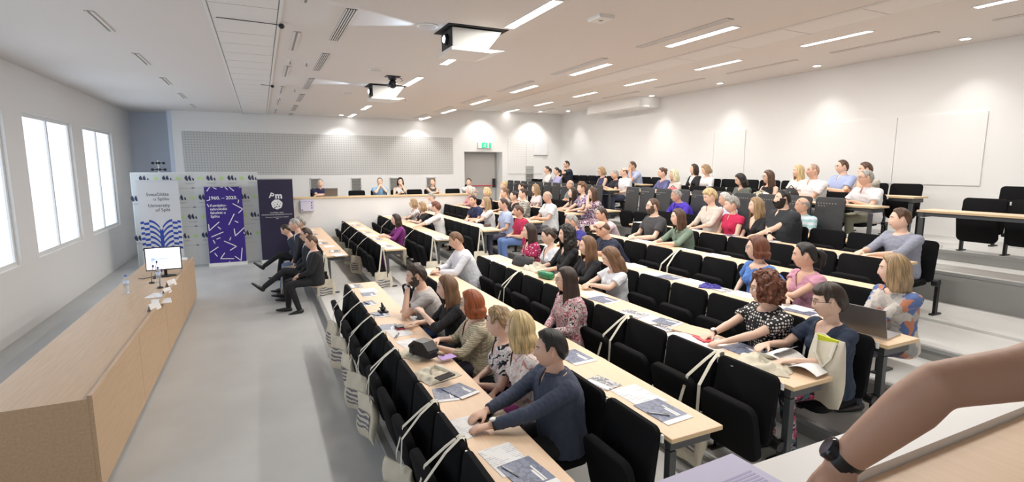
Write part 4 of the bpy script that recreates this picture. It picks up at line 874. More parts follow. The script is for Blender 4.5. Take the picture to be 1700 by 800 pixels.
person('woman with dark chignon wearing a blue sweater around her shoulders', (1100, 277), 8, UPDO, BRN, (.13, .14, .32), 'roll', 'f', .10, 14, None, 6, 'desk', (.05, .05, .08), neck='open')
person('platinum blonde woman in cream behind the pink bag', (1119, 280), 8, BOBL, (.72, .62, .42), (.68, .64, .60), 'roll', 'f', .05, 14, None, 6, 'lap', (.1, .1, .1))
person('dark haired woman in olive grey shirt looking down', (1231, 286), 8, H('long', len=.14, t=.012, open=64), BLK, (.14, .16, .14), 'roll', 'f', .10, 18, None, 22, 'lap', (.1, .1, .1), neck='open')
person('woman with long brown waves and glasses in sleeveless black top', (1277, 281), 8, LONG, BRN, (.015, .015, .018), 'none', 'f', .05, 20, None, 4, 'lap', (.05, .05, .05), 'thin')
person('bald tanned man in white polo with crossed arms', (1351, 270), 8, H('buzz', t=.0015, hl=60), (.36, .24, .18), (.76, .76, .77), 'short', 'm', .04, 10, 2, 0, 'cross', (.1, .1, .12), None, None, 1, 1.12, neck='open', collar=True)
person('man with glasses in white shirt and olive trousers at far right edge', (1441, 280), 8, CROP, GRY, (.74, .74, .77), 'short', 'm', .10, 8, 0, 2, 'desk', (.25, .25, .19), 'dark', None, 1, 1.08, neck='open', collar=True)
# top row
person('man with glasses and dark polo resting chin on hand, top row corner', (941, 266), 9, CROP, DBR, (.02, .03, .05), 'short', 'm', .10, 20, None, 6, 'mouth', (.1, .1, .1), 'dark', None, 1)
person('man in light blue shirt with hands at his mouth, top row', (1051, 267), 9, CROP, BRN, (.42, .48, .68), 'short', 'm', .18, 20, None, 8, 'chin2', (.1, .1, .1), None, None, 2, 1.05, collar=True)
person('dark haired woman in black blazer over white top', (1153, 271), 9, H('long', len=.14, t=.012, open=62), DBR, (.015, .015, .018), 'long', 'f', .04, 18, None, 0, 'lap', (.05, .05, .05), jacket=True, under=(.78, .78, .78))
person('short blonde woman in white sweater looking down, top row', (1173, 272), 9, BOB, DBL, (.74, .72, .74), 'long', 'f', .07, 20, None, 20, 'lap', (.1, .1, .1))
person('woman with long pale blonde hair beside the bald white polo man', (1327, 272), 9, H('long', len=.22, t=.012, open=62), BLD, (.74, .74, .72), 'short', 'f', .04, 20, None, 2, 'lap', (.1, .1, .1))
person('man with glasses in light blue checked shirt, clasped hands, top row', (1400, 264), 9, CROP, BRN, (.38, .46, .72), 'short', 'm', .05, 14, 4, 2, 'phone', (.1, .1, .15), 'dark', None, 0, 1.15, neck='open', collar=True, watch='2')
person('brown haired man half hidden behind the glasses at the right edge', (1440, 268), 9, SHORT, BRN, (.5, .47, .42), 'short', 'm', .10, 8, None, 6, 'mouth', (.1, .1, .1), None, None, 1)
# gallery behind the far counter
for (px, py), lab, hr, c_, sh, sl, sx, ar_, kw in [((531, 296), 'man in dark navy polo leaning on the far wall counter', CROP, GRY, (.02, .02, .07), 'short', 'm', 'fold', dict(w_=1.15, collar=True)),
      ((630, 294), 'man in sky blue tee with both hands at his mouth, far counter', H(t=.006, hl=58), BRN, (.26, .48, .74), 'short', 'm', 'chin2', {}),
      ((664, 294), 'woman with dark bob in black and white sleeveless top, far counter', BOB, BLK, pattern('black_white_bold', 'blobs', [(.02, .02, .02), (.75, .75, .75)], 7), 'none', 'f', 'mouth', {}),
      ((718, 295), 'short haired woman in charcoal sleeveless top, far counter', CROP, LBR, (.06, .07, .08), 'none', 'f', 'fold', {}),
      ((778, 295), 'man in white shirt in front of the grey door', CROP, BRN, (.74, .75, .77), 'short', 'm', 'fold', dict(collar=True))]:
    T = ony(px, py, 15.85); person(lab, T.z-GZ, None, hr, c_, sh, sl, sx, .12, 80 if px < 700 else 50, 90, 4, ar_, (.05, .05, .06), base=(T.x, 15.95, GZ), lod=1, **kw)
# forearm over the near ledge, watch on the wrist
E_ = tag(empty('person', (2.0, -.1, GZ)), 'person at the lower right edge, bare forearm with black watch on the ledge', 'person')
arm = MB(); Wp = ony(1392, 772, .60); Ep = ony(1640, 575, .42)
Wl = Wp-Vector((2.0, -.1, GZ)); El = Wl+(Ep-Wp).normalized()*.25
arm.loft([El+Vector((.24, -.16, .10)), El+Vector((.10, -.07, .03)), El, El.lerp(Wl, .25), El.lerp(Wl, .7), Wl], [.050, .046, .042, .045, .036, .029], (0, 1, .1), 16)
BX = El.x+.36; BY = El.y-.30
arm.loft([(BX+.02, BY-.04, .0), (BX+.02, BY-.04, .5), (BX+.01, BY-.02, .80), (BX, BY, .98), (BX, BY, 1.12)], [(.15, .11), (.17, .13), (.19, .12), (.12, .09), (.05, .05)], (0, 1, 0), 18); arm.limb((BX-.04, BY+.14, .98), El+Vector((.22, -.15, .09)), .06, .05)
hand(arm, Wl, Vector((-.55, -.35, -.45)), (0, .2, 1), (0, 1, 0), .7)
V, Fc = remesh(arm, .007, 4); D, HF = head_grid(1); HV = head_shape(D)
np_obj('body', [(V, Fc, 0), (HV+np.array([BX-.02, BY, 1.26]), HF, 0)], [SKIN[2]], E_)
sh = MB(); sh.loft([(BX+.02, BY-.04, -.02), (BX+.02, BY-.04, .5), (BX+.01, BY-.02, .80), (BX, BY, .98), (BX, BY, 1.03)], [(.165, .125), (.185, .145), (.205, .135), (.14, .10), (.07, .07)], (0, 1, 0), 18); V, Fc = remesh(sh, .012, 2, .002, 3); np_obj('top', [(V, Fc, 0)], [cloth((.1, .12, .2))], E_)
hp = hair_mesh(SHORT, 1, 5)[0]; m = MB(); m.v = (hp[0]+np.array([BX-.02, BY, 1.26])).tolist(); m.f = [tuple(x) for x in hp[1].tolist()]; m.m = [0]*len(m.f); m.uv = hp[2]; m.build('hair', hairmat(DBR), E_, 1)
fd = (Wl-El).normalized(); c = Wl-fd*.02; wm = MB(); wm.loft([c-fd*.013, c+fd*.013], [(.032, .032)]*2, (0, 1, .1), 24); wo = wm.build('watch', M_blk2, E_, 40); up = Vector((-.55, .6, .6)); up -= fd*up.dot(fd); up.normalize(); f2 = MB(); f2.loft([c+up*.024, c+up*.038, c+up*.042], [.024, .024, .020], fd, 24); f2.build('dial', M_glass, wo, 40)
lg = MB()
for k in (BY-.14, BY+.06): lg.limb((BX, k, .05), (BX-.02, k, -.4), .085, .06).limb((BX-.02, k, -.4), (BX, k, -.82), .06, .045)
lg.build('trousers', cloth((.03, .03, .05)), E_, 1)
for n in range(1, 8):
    y0 = {5: 2.64, 6: 3.16, 7: 3.16}.get(n, 2.12)
    chair_row(n, y0, int(round((7.32-y0)/SW))+(1 if n == 7 else 0), 'the %s row, near block' % NB[n-1])
    chair_row(n, 10.05 if n == 1 else 9.6, 9 if n == 1 else 10, 'the %s row, far block' % NB[n-1])
chair_row(8, 4.82, 10, 'the tall backed eighth row, near block', shell=True)
chair_row(8, 10.9, 11, 'the tall backed eighth row, far block', shell=True)
chair_row(9, 4.82, 10, 'the ninth row, near block'); chair_row(9, 10.9, 11, 'the ninth row, far block')
chair_row(10, 4.82, 10, 'the top row, near block'); chair_row(10, 10.9, 11, 'the top row, far block')
chair_row(9, 2.3, 3, 'short row nine past the aisle'); chair_row(10, 2.3, 3, 'short top row past the aisle')
# gallery chairs behind the counter
for i, x in enumerate((.55, 1.5, 2.55, 3.2, 3.8, 4.3, 4.85, 5.55)):
    o = tag(empty('gallery_seat', (x, 16.15, GZ), R(90)), 'black gallery seat behind the white wall counter, %s from the left' % ORD[i], 'seat', 'seats behind the far counter')
    link('backrest', me_back, o); link('seat', me_seat_dn, o); link('leg', me_leg, o); link('leg', me_leg, o, (0, .48, 0))
# ------------------------------------------------------------------ tote bags
def ribbon(m, P, wv, w_=.028, t=.004):
    P = [Vector(p) for p in P]; wv = Vector(wv).normalized()
    return m.loft(P, [(w_/2, t/2)]*len(P), wv, 4)
def bag_body(m, w_=.37, h=.40, d=.05, top=0):
    """slack cloth bag hanging from its rim, slightly bulged"""
    P = []; Rr = []
    for i in range(9):
        t = i/8; z = top-h*t
        P.append((math.sin(t*5)*.006, 0, z)); Rr.append((w_/2*(.90+.10*min(1, t*3)) if t < .97 else w_/2*.96, .006+d/2*max(0, math.sin(math.pi*min(1, t*1.05)))**.7*(1 if t < .95 else .4)))
    return m.loft(P, Rr, (0, 1, 0), 20, sq=.55)
def tote_meshes(seed):
    r = random.Random(seed); out = []
    b = bag_body(MB(), .32, .38+r.uniform(-.02, .02), .05+r.uniform(0, .03))
    b.v = [(x+.012*math.sin(y*21+seed)+.01*math.sin(z*17+seed*2), y+.008*math.sin(z*20+seed), z) for x, y, z in b.v]
    out.append(b.mesh('bag_body', M_canvas, 60))
    p = MB(); nx, nz = 5, 5
    V = []; 
    for j in range(nz+1):
        for i in range(nx+1):
            y = -.11+.22*i/nx; z = -.14-.16*j/nz; t = -z/.4
            hw = .17; dd = .006+.035*max(0, math.sin(math.pi*min(1, t*1.05)))**.7
            V.append((-dd*math.sqrt(max(0, 1-(y/hw)**2))**.9-.012+.012*math.sin(y*21+seed)+.01*math.sin(z*17+seed*2), y, z))
    Fc = [(j*6+i, j*6+i+1, (j+1)*6+i+1, (j+1)*6+i) for j in range(nz) for i in range(nx)]
    p.add(V, Fc); out.append(p.mesh('bag_print', M_print))
    return out
TM = [tote_meshes(s) for s in (1, 2, 3)]
def tote_on_chair(n, y, lab, k=0, zf=None, twist=0):
    zf = FL[n-1] if zf is None else zf; x = X_(n)-.04
    t = tag(empty('tote_bag', (x, y, zf)), lab, 'bag', 'canvas tote bags hung on the seats')
    b = link('bag_body', TM[k % 3][0], t, (-.245, .02, .50), twist); link('bag_print', TM[k % 3][1], t, (-.245, .02, .50), twist)
    for s, nm in ((-1, 0), (1, 1)):
        m = MB()
        if s < 0: ribbon(m, [(-.25, -.06, .47), (-.25, -.06, .52), (-.235, -.05, .70), (-.10, -.02, .83), (-.005, 0, .888), (.03, 0, .885), (.045, 0, .80), (.045, .0, .74)], (0, 1, .0))
        else: ribbon(m, [(-.24, .12, .47), (-.238, .12, .52), (-.19, .11, .70), (-.075, .06, .82), (-.0, .03, .886), (.03, .02, .888), (.045, .02, .80), (.045, .02, .74)], (0, 1, .0))
        m.build('handle', M_strap, t)
def tote_end(n, y, lab, k=0, zf=None):
    """bag hung over the corner of a row-end backrest so it faces the aisle"""
    zf = FL[n-1] if zf is None else zf; x = X_(n)-.04
    t = tag(empty('tote_bag', (x, y, zf)), lab, 'bag', 'canvas tote bags hung on the seats')
    link('bag_body', TM[k % 3][0], t, (-.01, -.07, .42), R(90)); link('bag_print', TM[k % 3][1], t, (-.01, -.07, .42), R(90))
    for s in (-1, 1):
        m = MB(); ribbon(m, [(-.01+s*.07, -.07, .38), (-.01+s*.07, -.07, .43), (-.005+s*.035, -.055, .68), (s*.012, -.03, .87), (0, .02, .893), (.0, .12, .893)], (1, 0, 0)); m.build('handle', M_strap, t)
k = 0
def ya(n, px, py): return onx(px, py, X_(n)-.04).y
for (px, py) in ((583, 481), (597, 501), (614, 523), (633, 547), (653, 573), (717, 665), (760, 722)):
    tote_on_chair(1, ya(1, px, py)-.05, 'natural canvas tote hung on the first seat row above the floor, %s from the aisle' % ORD[k], k, twist=R((16, 26, 8, 30, 14, 24, 20)[k])); k += 1
for i, (px, py) in enumerate(((572, 373), (583, 380), (596, 389), (611, 398))):
    tote_on_chair(2, ya(2, px, py), 'canvas tote bag on the far block seats by the white wall, %s from the wall' % ORD[i], i, twist=R(25+8*(i % 2)))
tote_end(2, 9.62, 'large canvas tote with dark print hung at the aisle end of the second far row', 1)
for i, (px, py) in enumerate(((631, 361), (648, 368), (689, 384))):
    tote_on_chair(3, ya(3, px, py), 'canvas tote on the third far seat row by the purple dress, %s from the wall' % ORD[i], i+1)
tote_end(3, 9.62, 'canvas tote hung at the aisle end behind the redhead in white', 2); tote_end(4, 9.62, 'pale tote at the aisle end below the man in the red polo shirt', 0)
tote_end(1, 10.0, 'printed canvas tote hung behind the front man in the black suit', 1)
tote_on_chair(3, ya(3, 862, 452), 'canvas tote with long handles behind the red haired woman', 2); tote_on_chair(3, ya(3, 1044, 525), 'canvas tote hanging on the folded seats right of the floral blouse', 0)
tote_on_chair(3, ya(3, 1195, 582), 'canvas tote on the second last seat before the parapet, third row', 1)
tote_on_chair(5, ya(5, 1128, 412), 'canvas tote strap over the empty seats below the green shirt', 2)
# ------------------------------------------------------------------ papers and small things on the desks
CNT = {}
me_sheet = sheet_uv(MB().b2((-.105, -.148, 0), (.105, .148, .0012))).mesh('page', M_text)
me_plain = MB().b2((-.105, -.148, 0), (.105, .148, .003)).mesh('page', M_paper)
WORDS = dict(text='printed white sheet', navy='dark navy patterned brochure', photo='small grey photo leaflet', plain='blank white sheets', half='folded white leaflet')
def paper(n, px, py, kind, rot=0, sc=1, block='near', note=None, lift=0):
    z = deskz(n); p = onz(px, py, z)
    key = (n, kind, block); i = CNT.get(key, 0); CNT[key] = i+1
    p.x = min(max(p.x, X_(n)+.07), X_(n)+.31)
    o = tag(empty('brochure' if kind != 'text' else 'paper_sheet', (p.x, p.y, z+.001+lift), R(rot)), note or '%s on the %s desk of the %s block, %s laid out' % (WORDS[kind], NB[n-1], block, ORD[i]), 'paper', 'papers on the desks')
    o.scale = (sc, sc, 1)
    if kind == 'text': link('page', me_sheet, o)
    elif kind == 'plain': link('page', me_plain, o); 
    elif kind == 'half': MB().b2((-.05, -.148, 0), (.05, .148, .003)).build('page', M_paper, o)
    else:
        MB().b2((-.105, -.105 if kind == 'navy' else -.148, 0), (.105, .148, .003)).build('cover', M_navy if kind == 'navy' else M_photo, o)
        MB().b2((-.105, -.148, 0), (.105, -.105, .003)).build('white_band', M_paper, o) if kind == 'navy' else MB().b2((-.08, -.12, .003), (-.02, .12, .0036)).build('white_band', M_paper, o)
        if kind == 'navy': MB().b2((.03, -.09, .003), (.045, .02, .0035)).b2((.05, -.09, .003), (.06, .06, .0035)).b2((-.08, -.135, .003), (-.03, -.12, .0035)).build('lettering', M_clip, o)
    return o
for a in [(1, 840, 762, 'text', 6), (1, 877, 788, 'navy', 8), (1, 772, 710, 'text', 4, .9), (1, 740, 655, 'navy', -10, .8), (1, 765, 650, 'navy', 20, .8, 'near', None, .006), (1, 684, 571, 'text', 12), (1, 662, 551, 'text', 4), (1, 645, 544, 'navy', -12, .8), (1, 632, 522, 'navy', 3, .8), (1, 607, 504, 'navy', 8, .8), (1, 612, 483, 'text', 3), (1, 612, 489, 'navy', 0, .8), (1, 590, 475, 'photo', 4, .8),
          (2, 955, 593, 'navy', 4), (2, 1000, 636, 'photo', 14, .75), (2, 1060, 657, 'text', 4, 1.05), (2, 1100, 683, 'navy', 4), (2, 722, 452, 'text', 8),
          (3, 800, 432, 'text', 0), (3, 820, 440, 'text', 8), (3, 985, 489, 'text', -4), (3, 1003, 498, 'navy', 10), (3, 1050, 521, 'photo', 14, .9), (3, 1076, 528, 'text', 0), (3, 1108, 535, 'navy', 18, .8), (3, 1182, 572, 'text', 8, .9), (3, 1240, 583, 'navy', 0, 1.05), (3, 1100, 545, 'photo', 0, .7),
          (4, 1052, 441, 'text', -3), (4, 1085, 455, 'text', 4), (4, 1115, 461, 'navy', 8), (4, 1150, 468, 'text', 0), (4, 1195, 480, 'photo', 0, .8), (4, 1235, 489, 'text', 5), (4, 1335, 517, 'navy', 10), (4, 1300, 508, 'text', 3),
          (5, 1075, 397, 'text', 5), (5, 1100, 401, 'text', 5), (5, 1200, 423, 'text', 4), (5, 1160, 414, 'half', 0), (6, 1110, 367, 'text', 0), (6, 1165, 381, 'text', 0), (6, 1230, 390, 'navy', 0, .8), (6, 1280, 399, 'text', 6)]:
    paper(*a)
for a in [(1, 500, 376, 'photo', 6), (1, 506, 383, 'text', 0), (1, 518, 389, 'photo', 12, .9), (1, 527, 399, 'text', 20), (1, 536, 404, 'photo', 0), (1, 546, 409, 'text', 4), (1, 556, 417, 'photo', -6), (1, 562, 423, 'text', 14),
          (2, 585, 371, 'text', 6), (2, 592, 374, 'photo', 0), (2, 600, 380, 'text', 0), (2, 608, 386, 'photo', 6), (2, 617, 391, 'text', 9), (2, 626, 397, 'photo', 0), (2, 636, 404, 'text', 5), (2, 643, 409, 'photo', 0), (2, 650, 411, 'text', 12),
          (3, 645, 358, 'text', 0), (3, 660, 364, 'text', 5), (3, 700, 388, 'text', 5), (3, 715, 393, 'text', 0), (3, 726, 397, 'photo', 9), (4, 780, 368, 'text', 4), (4, 790, 372, 'text', 4), (4, 740, 352, 'text', 0), (4, 803, 376, 'photo', 2)]:
    paper(*a, block='far')
def on_desk(n, px, py, name, lab, cat, rz=0, lift=.001):
    z = deskz(n); p = onz(px, py, z); p.x = min(max(p.x, X_(n)+.05), X_(n)+.33)
    return tag(empty(name, (p.x, p.y, z+lift), R(rz)), lab, cat)
def slab(o, d, m_, nm, z=0, r=.008):
    b = MB(); P = rrect(d[0], d[1], min(r, d[0]/3)); b.prism([(x, y-d[1]/2) for x, y in P], 2, z, z+d[2]); return b.build(nm, m_, o)
def phone(n, px, py, lab, rz=0, lift=.002):
    o = on_desk(n, px, py, 'mobile_phone', lab, 'phone', rz, lift); slab(o, (.075, .15, .009), M_blk2, 'body'); slab(o, (.068, .138, .0006), M_glass, 'screen', .009); MB().b2((.012, .05, .0096), (.028, .066, .0106)).build('camera', M_steel, o)
phone(1, 739, 636, 'black phone lying on the crumpled tote, nearest empty desk', -68, .05)
def pen(n, px, py, lab, rz, m_=None, lift=.004):
    o = on_desk(n, px, py, 'pen', lab, 'pen', rz, lift); MB().tube([(0, -.06, .005), (0, .065, .005)], .0045).build('barrel', m_ or M_clip, o, 1); MB().tube([(0, .065, .005), (0, .075, .005)], .002).build('tip', M_blk2, o); MB().b2((-.001, -.055, .009), (.001, -.02, .012)).build('clip', M_grill, o)
pen(1, 848, 785, 'silver pen on the nearest navy brochure', 20); pen(2, 1095, 689, 'white pen on the navy brochure at the desk end', 50); pen(1, 621, 524, 'white pen beside the small black toy', 40); pen(1, 598, 506, 'dark pen on the fifth row flyer near the aisle', 20, M_blk2); pen(3, 1086, 540, 'blue tipped pen on the folded leaflets', 60)
phone(1, 806, 692, 'black phone held by the man in slate blue shirt', -40)

# crumpled totes lying on the desks
def crumple(n, px, py, lab, sx=.17, sy=.2, h=.05, seed=0, m_=None, nm='cloth_bag', cat='bag', handle=True):
    o = on_desk(n, px, py, nm, lab, cat, seed*17 % 40); m = MB(); N_ = 22; V = []; Fc = []
    for j in range(N_+1):
        for i in range(N_+1):
            u = i/N_*2-1; v = j/N_*2-1; e = max(0, 1-max(abs(u), abs(v))**4)
            q = Vector((u*1.6+seed*3.1, v*1.6, seed)); a = abs(noise.noise(q*1.2)); b = abs(noise.noise(q*2.7))
            V.append((u*sx/1*.6+.02*noise.noise(q*2+Vector((5, 0, 0))), v*sy*.6+.02*noise.noise(q*2), .003+e*h*(.35+1.2*a+.5*b)))
    for j in range(N_):
        for i in range(N_): k_ = j*(N_+1)+i; Fc.append((k_, k_+1, k_+N_+2, k_+N_+1))
    m.add(V, Fc); b = len(V)
    m.prism([(-sx*.58, -sy*.58), (sx*.58, -sy*.58), (sx*.58, sy*.58), (-sx*.58, sy*.58)], 2, 0, .004)
    m.build('cloth', m_ or M_canvas, o, 50)
    if handle:
        hh = MB(); ribbon(hh, [(-.05, -.04, h*.9), (-.02, .03, h*1.25), (.03, .05, h*1.2), (.05, -.03, h*1.1), (.08, -.1, h*.5), (.09, -.14, .01)], (.3, .1, 1)); hh.build('handle', M_strap, o)
    return o
crumple(1, 722, 622, 'crumpled canvas tote under the black phone', .26, .26, .035, 1); crumple(1, 690, 588, 'crumpled canvas tote under the black handbag', .22, .26, .03, 2)
crumple(3, 893, 447, 'crumpled canvas tote in front of the woman in white tee', .22, .3, .07, 3); crumple(3, 1268, 606, 'crumpled canvas tote by the open magazine', .26, .3, .05, 4)
crumple(3, 1150, 560, 'pale plastic wrap under the brown folder', .2, .3, .012, 6, M_paper, 'plastic_wrap', 'wrap', False)
crumple(4, 1178, 477, 'small dark blue cloth case among the sheets', .12, .18, .03, 7, mat('deep_blue_cloth', (.05, .04, .30), .7), 'cloth_case', 'case', False)
# black handbag with flap
o = on_desk(1, 703, 594, 'handbag', 'black leather handbag with flap on the nearest desk', 'handbag', 25, .03)
MB().prism([(-.13, 0), (.13, 0), (.12, .07), (.05, .12), (-.06, .12), (-.12, .06)], 0, -.05, .05).build('body', M_lea, o); MB().prism([(-.135, .045), (-.125, .07), (-.06, .128), (.055, .128), (.125, .075), (.13, .05), (.11, .055), (.05, .1), (-.05, .1), (-.11, .05)], 0, -.058, .058).build('flap', M_lea, o)
MB().tube([(.0, -.13, .04), (.08, -.17, .01), (.10, -.02, -.02), (.09, .12, -.02), (.02, .14, .04)], .006).build('strap', M_lea, o, 1)
o = on_desk(1, 742, 599, 'card', 'small purple card beside the black handbag', 'card', 10, .035); slab(o, (.14, .10, .002), mat('purple_card', (.42, .26, .62), .5), 'card_face')
# red and black wallet, spectacles
o = on_desk(1, 664, 546, 'wallet', 'dark wallet with red edge on a printed sheet', 'wallet', 10, .003); slab(o, (.075, .10, .018), mat('red_edge', (.45, .05, .06), .5), 'red_layer'); slab(o, (.078, .10, .014), M_lea, 'cover', .018)
o = on_desk(1, 660, 561, 'glasses', 'folded dark spectacles on the white sheets', 'glasses', 60, .004)
for s in (-1, 1): MB().tube([(s*.03+.022*math.cos(a*.628), .0+.004*math.sin(a), .022+.016*math.sin(a*.628)) for a in range(11)], .002).build('rim', M_blk2, o, 1)
MB().tube([(-.052, 0, .03), (.04, .03, .004)], .0022).tube([(.052, 0, .03), (-.04, .02, .004)], .0022).build('temple', M_blk2, o, 1)
# small black toy / figure on the desk
o = on_desk(1, 636, 518, 'desk_ornament', 'small dark tripod like figure on a black base, near the man in grey', 'ornament', 10, .002)
slab(o, (.09, .12, .015), M_blk2, 'base'); M_orn = mat('dark_bronze', (.03, .04, .035), .35, .5)
MB().ell((0, 0, .04), (.032, .03, .026), 12, 8).build('body', M_orn, o, 1); MB().limb((0, 0, .055), (-.01, .01, .10), .016, .01).build('neck', M_orn, o, 1); MB().limb((0, -.02, .04), (-.02, -.05, .05), .010, .006).limb((0, .02, .04), (-.02, .05, .045), .010, .006).build('arm', M_orn, o, 1)
# green case, dark bag, brown folder, red wallets, pouch
o = on_desk(3, 906, 462, 'spectacle_case', 'shiny green case on the third desk', 'case', 8); MB().loft([(0, -.13, .045), (0, -.125, .045), (0, -.08, .045), (0, .08, .045), (0, .125, .045), (0, .13, .045)], [(.02, .02), (.04, .035), (.055, .045), (.055, .045), (.04, .035), (.02, .02)], (1, 0, 0), 16, sq=.6).build('shell', mat('green_gloss', (.02, .22, .08), .25, var=.3, vscale=15), o, 1); MB().b2((-.056, -.12, .045), (-.054, .12, .048)).build('zip', M_blk2, o)
o = on_desk(3, 866, 440, 'soft_bag', 'large black cloth bag standing on the third desk beside the crumpled tote', 'bag', 5); MB().loft([(.03, 0, 0), (.03, 0, .02), (.02, 0, .08), (.0, 0, .11), (0, 0, .13)], [(.18, .10), (.22, .13), (.21, .10), (.16, .05), (.08, .02)], (0, 1, 0), 24, sq=.8).build('body', mat('grey_black_cloth', (.03, .03, .035), .8, bump=.3, bscale=30), o, 1); MB().tube([(0, -.1, .1), (.02, -.03, .15), (.0, .04, .11)], .01).build('strap', M_lea, o, 1)
o = on_desk(3, 1150, 552, 'folder', 'tan paper folder next to the curly haired woman hand', 'folder', 16, .012); slab(o, (.22, .27, .012), mat('tan_card', (.68, .50, .36), .6), 'cover'); slab(o, (.20, .25, .006), M_blk2, 'inner_edge', -.006)
o = on_desk(3, 1167, 565, 'wallet', 'bright red wallet under the curly haired woman hand', 'wallet', -10, .003); slab(o, (.10, .16, .018), mat('red_leather', (.60, .05, .07), .45), 'cover')
o = on_desk(4, 1330, 512, 'paper_pad', 'white pad by the woman in pink', 'paper', 0); slab(o, (.15, .2, .006), M_paper, 'pad')
o = tag(empty('pouch', onz(809, 376, deskz(4))), 'round dark brown pouch at the end of the fourth far desk', 'pouch'); MB().loft([(0, 0, 0), (0, 0, .02), (0, 0, .05), (0, 0, .06)], [.06, .085, .075, .04], n=18).build('body', mat('brown_pouch', (.12, .07, .07), .6), o, 1); MB().tube([(.07*math.cos(a*.7), .07*math.sin(a*.7), .055) for a in range(10)], .004).build('zip', M_blk2, o)
# open magazine at the woman in navy, laptop behind her
o = on_desk(3, 1340, 604, 'magazine', 'open magazine with curled dark page held by the woman in navy', 'magazine', 8, .02)
for s, c, nm in ((-1, M_paper, 'left_page'), (1, M_paper, 'right_page')):
    m = MB(); V = []; 
    for i in range(9):
        t = i/8; z = .035*math.sin(math.pi*t)+.01*t*(1+s); V += [(-.12, s*t*.2, z), (.14, s*t*.2, z), (-.12, s*t*.2, z+.004), (.14, s*t*.2, z+.004)]
    Fc = []
    for i in range(8): a = i*4; b = a+4; Fc += [(a, a+1, b+1, b), (a+2, b+2, b+3, a+3), (a, b, b+2, a+2), (a+1, a+3, b+3, b+1)]
    Fc += [(0, 2, 3, 1), (32, 33, 35, 34)]
    m.add(V, Fc).build(nm, c, o, 40)
m = MB(); V = []; Fc = []
for i in range(9): t = i/8; V += [(-.1, .02+.09*math.sin(t*2.6), .01+.07*t), (.14, .02+.09*math.sin(t*2.6), .01+.07*t)]
for i in range(8): Fc.append((2*i, 2*i+1, 2*i+3, 2*i+2))
m.add(V, Fc).build('dark_page', M_photo, o, 40)
def laptop(n, x, y, z, rz, lab):
    o = tag(empty('laptop', (x, y, z), R(rz)), lab, 'laptop'); slab(o, (.24, .34, .014), mat('aluminium', (.5, .5, .52), .35, .7), 'keyboard_base')
    m = xf(MB().b2((-.004, -.17, 0), (.004, .17, .23)), TR(-.115, 0, .014, -18)); m.build('lid', mat('brown_grey_lid', (.20, .18, .17), .35, .3), o); xf(MB().b2((.004, -.16, .01), (.0055, .16, .22)), TR(-.115, 0, .014, -18)).build('screen', mat('laptop_screen', (.75, .8, .9), .3, emit=.5), o)
p = onz(1418, 556, deskz(4)); laptop(4, X_(4)+.2, p.y, deskz(4), 8, 'grey brown laptop with open lid behind the woman in navy')
p = ony(549, 322, 15.35); laptop(0, p.x, 15.38, 1.636, 90, 'dark open laptop on the far wall counter beside the navy polo man')
# canvas bag held on the lap of the woman in navy
# green basket, tablet and purse on the upper desks
for (px, py, z, nm, lab, cat, col, d) in ((1190, 297, deskz(8), 'folded_jacket', 'dark green folded jacket on the eighth row desk', 'clothing', (.04, .09, .07), (.1, .16, .05)), (1118, 289, deskz(8), 'backpack', 'pink and red patterned bag beside the pale blonde woman', 'bag', (.6, .13, .16), (.1, .13, .12)), (1265, 305, deskz(8), 'handbag', 'cream and black patterned bag on the eighth row desk', 'handbag', (.55, .5, .35), (.1, .2, .11)), (1314, 303, deskz(8), 'backpack', 'black backpack with white badge beside the bald man in white polo', 'bag', (.02, .02, .022), (.1, .13, .19))):
    q = onx(px, py, X_(8)+.2); o = tag(empty(nm, (q.x, q.y, z+.002)), lab, cat)
    mt = pattern('cream_print', 'blobs', [(.08, .08, .07), (.6, .55, .38), (.7, .68, .6)], 14) if 'cream' in lab else mat(nm+'_cloth_'+str(len(lab)), col, .8, bump=.3, bscale=20)
    MB().loft([(0, 0, 0), (0, 0, d[2]*.15), (0, 0, d[2]*.6), (0, 0, d[2]*.95), (0, 0, d[2]*1.1)], [(d[1]*.85, d[0]*.7), (d[1], d[0]), (d[1]*.95, d[0]*.9), (d[1]*.7, d[0]*.5), (d[1]*.3, d[0]*.2)], (0, 1, 0), 20, sq=.7).build('body', mt, o, 1)
    MB().tube([(0, -d[1]*.5, d[2]), (0, 0, d[2]*1.35), (0, d[1]*.5, d[2])], .008).build('handle', M_strap if 'cream' in lab else M_blk2, o, 1)
    if 'badge' in lab: MB().b2((-.11, -.07, .14), (-.10, -.02, .15)).b2((-.11, -.05, .12), (-.10, 0, .13)).build('badge', M_clip, o)
# lavender leaflets on the near ledge
for i, (px, py, rz, s) in enumerate(((1168, 783, 3, 1.0),)):
    p = onz(px, py, 1.632); o = tag(empty('paper_sheet', (p.x, .89-.02*i, 1.632+.002*i), R(90+rz)), 'lavender printed sheet lying on the near white ledge', 'paper')
    sheet_uv(MB().b2((-.105, -.148, 0), (.105, .148, .0012))).build('page', M_lav, o); m = MB()
    for q in range(9): m.b2((-.08+.012*q, -.12, .0013), (-.073+.012*q, .08-.01*(q % 3), .0016))
    m.build('print_lines', mat('lavender_ink', (.45, .43, .68), .6), o)
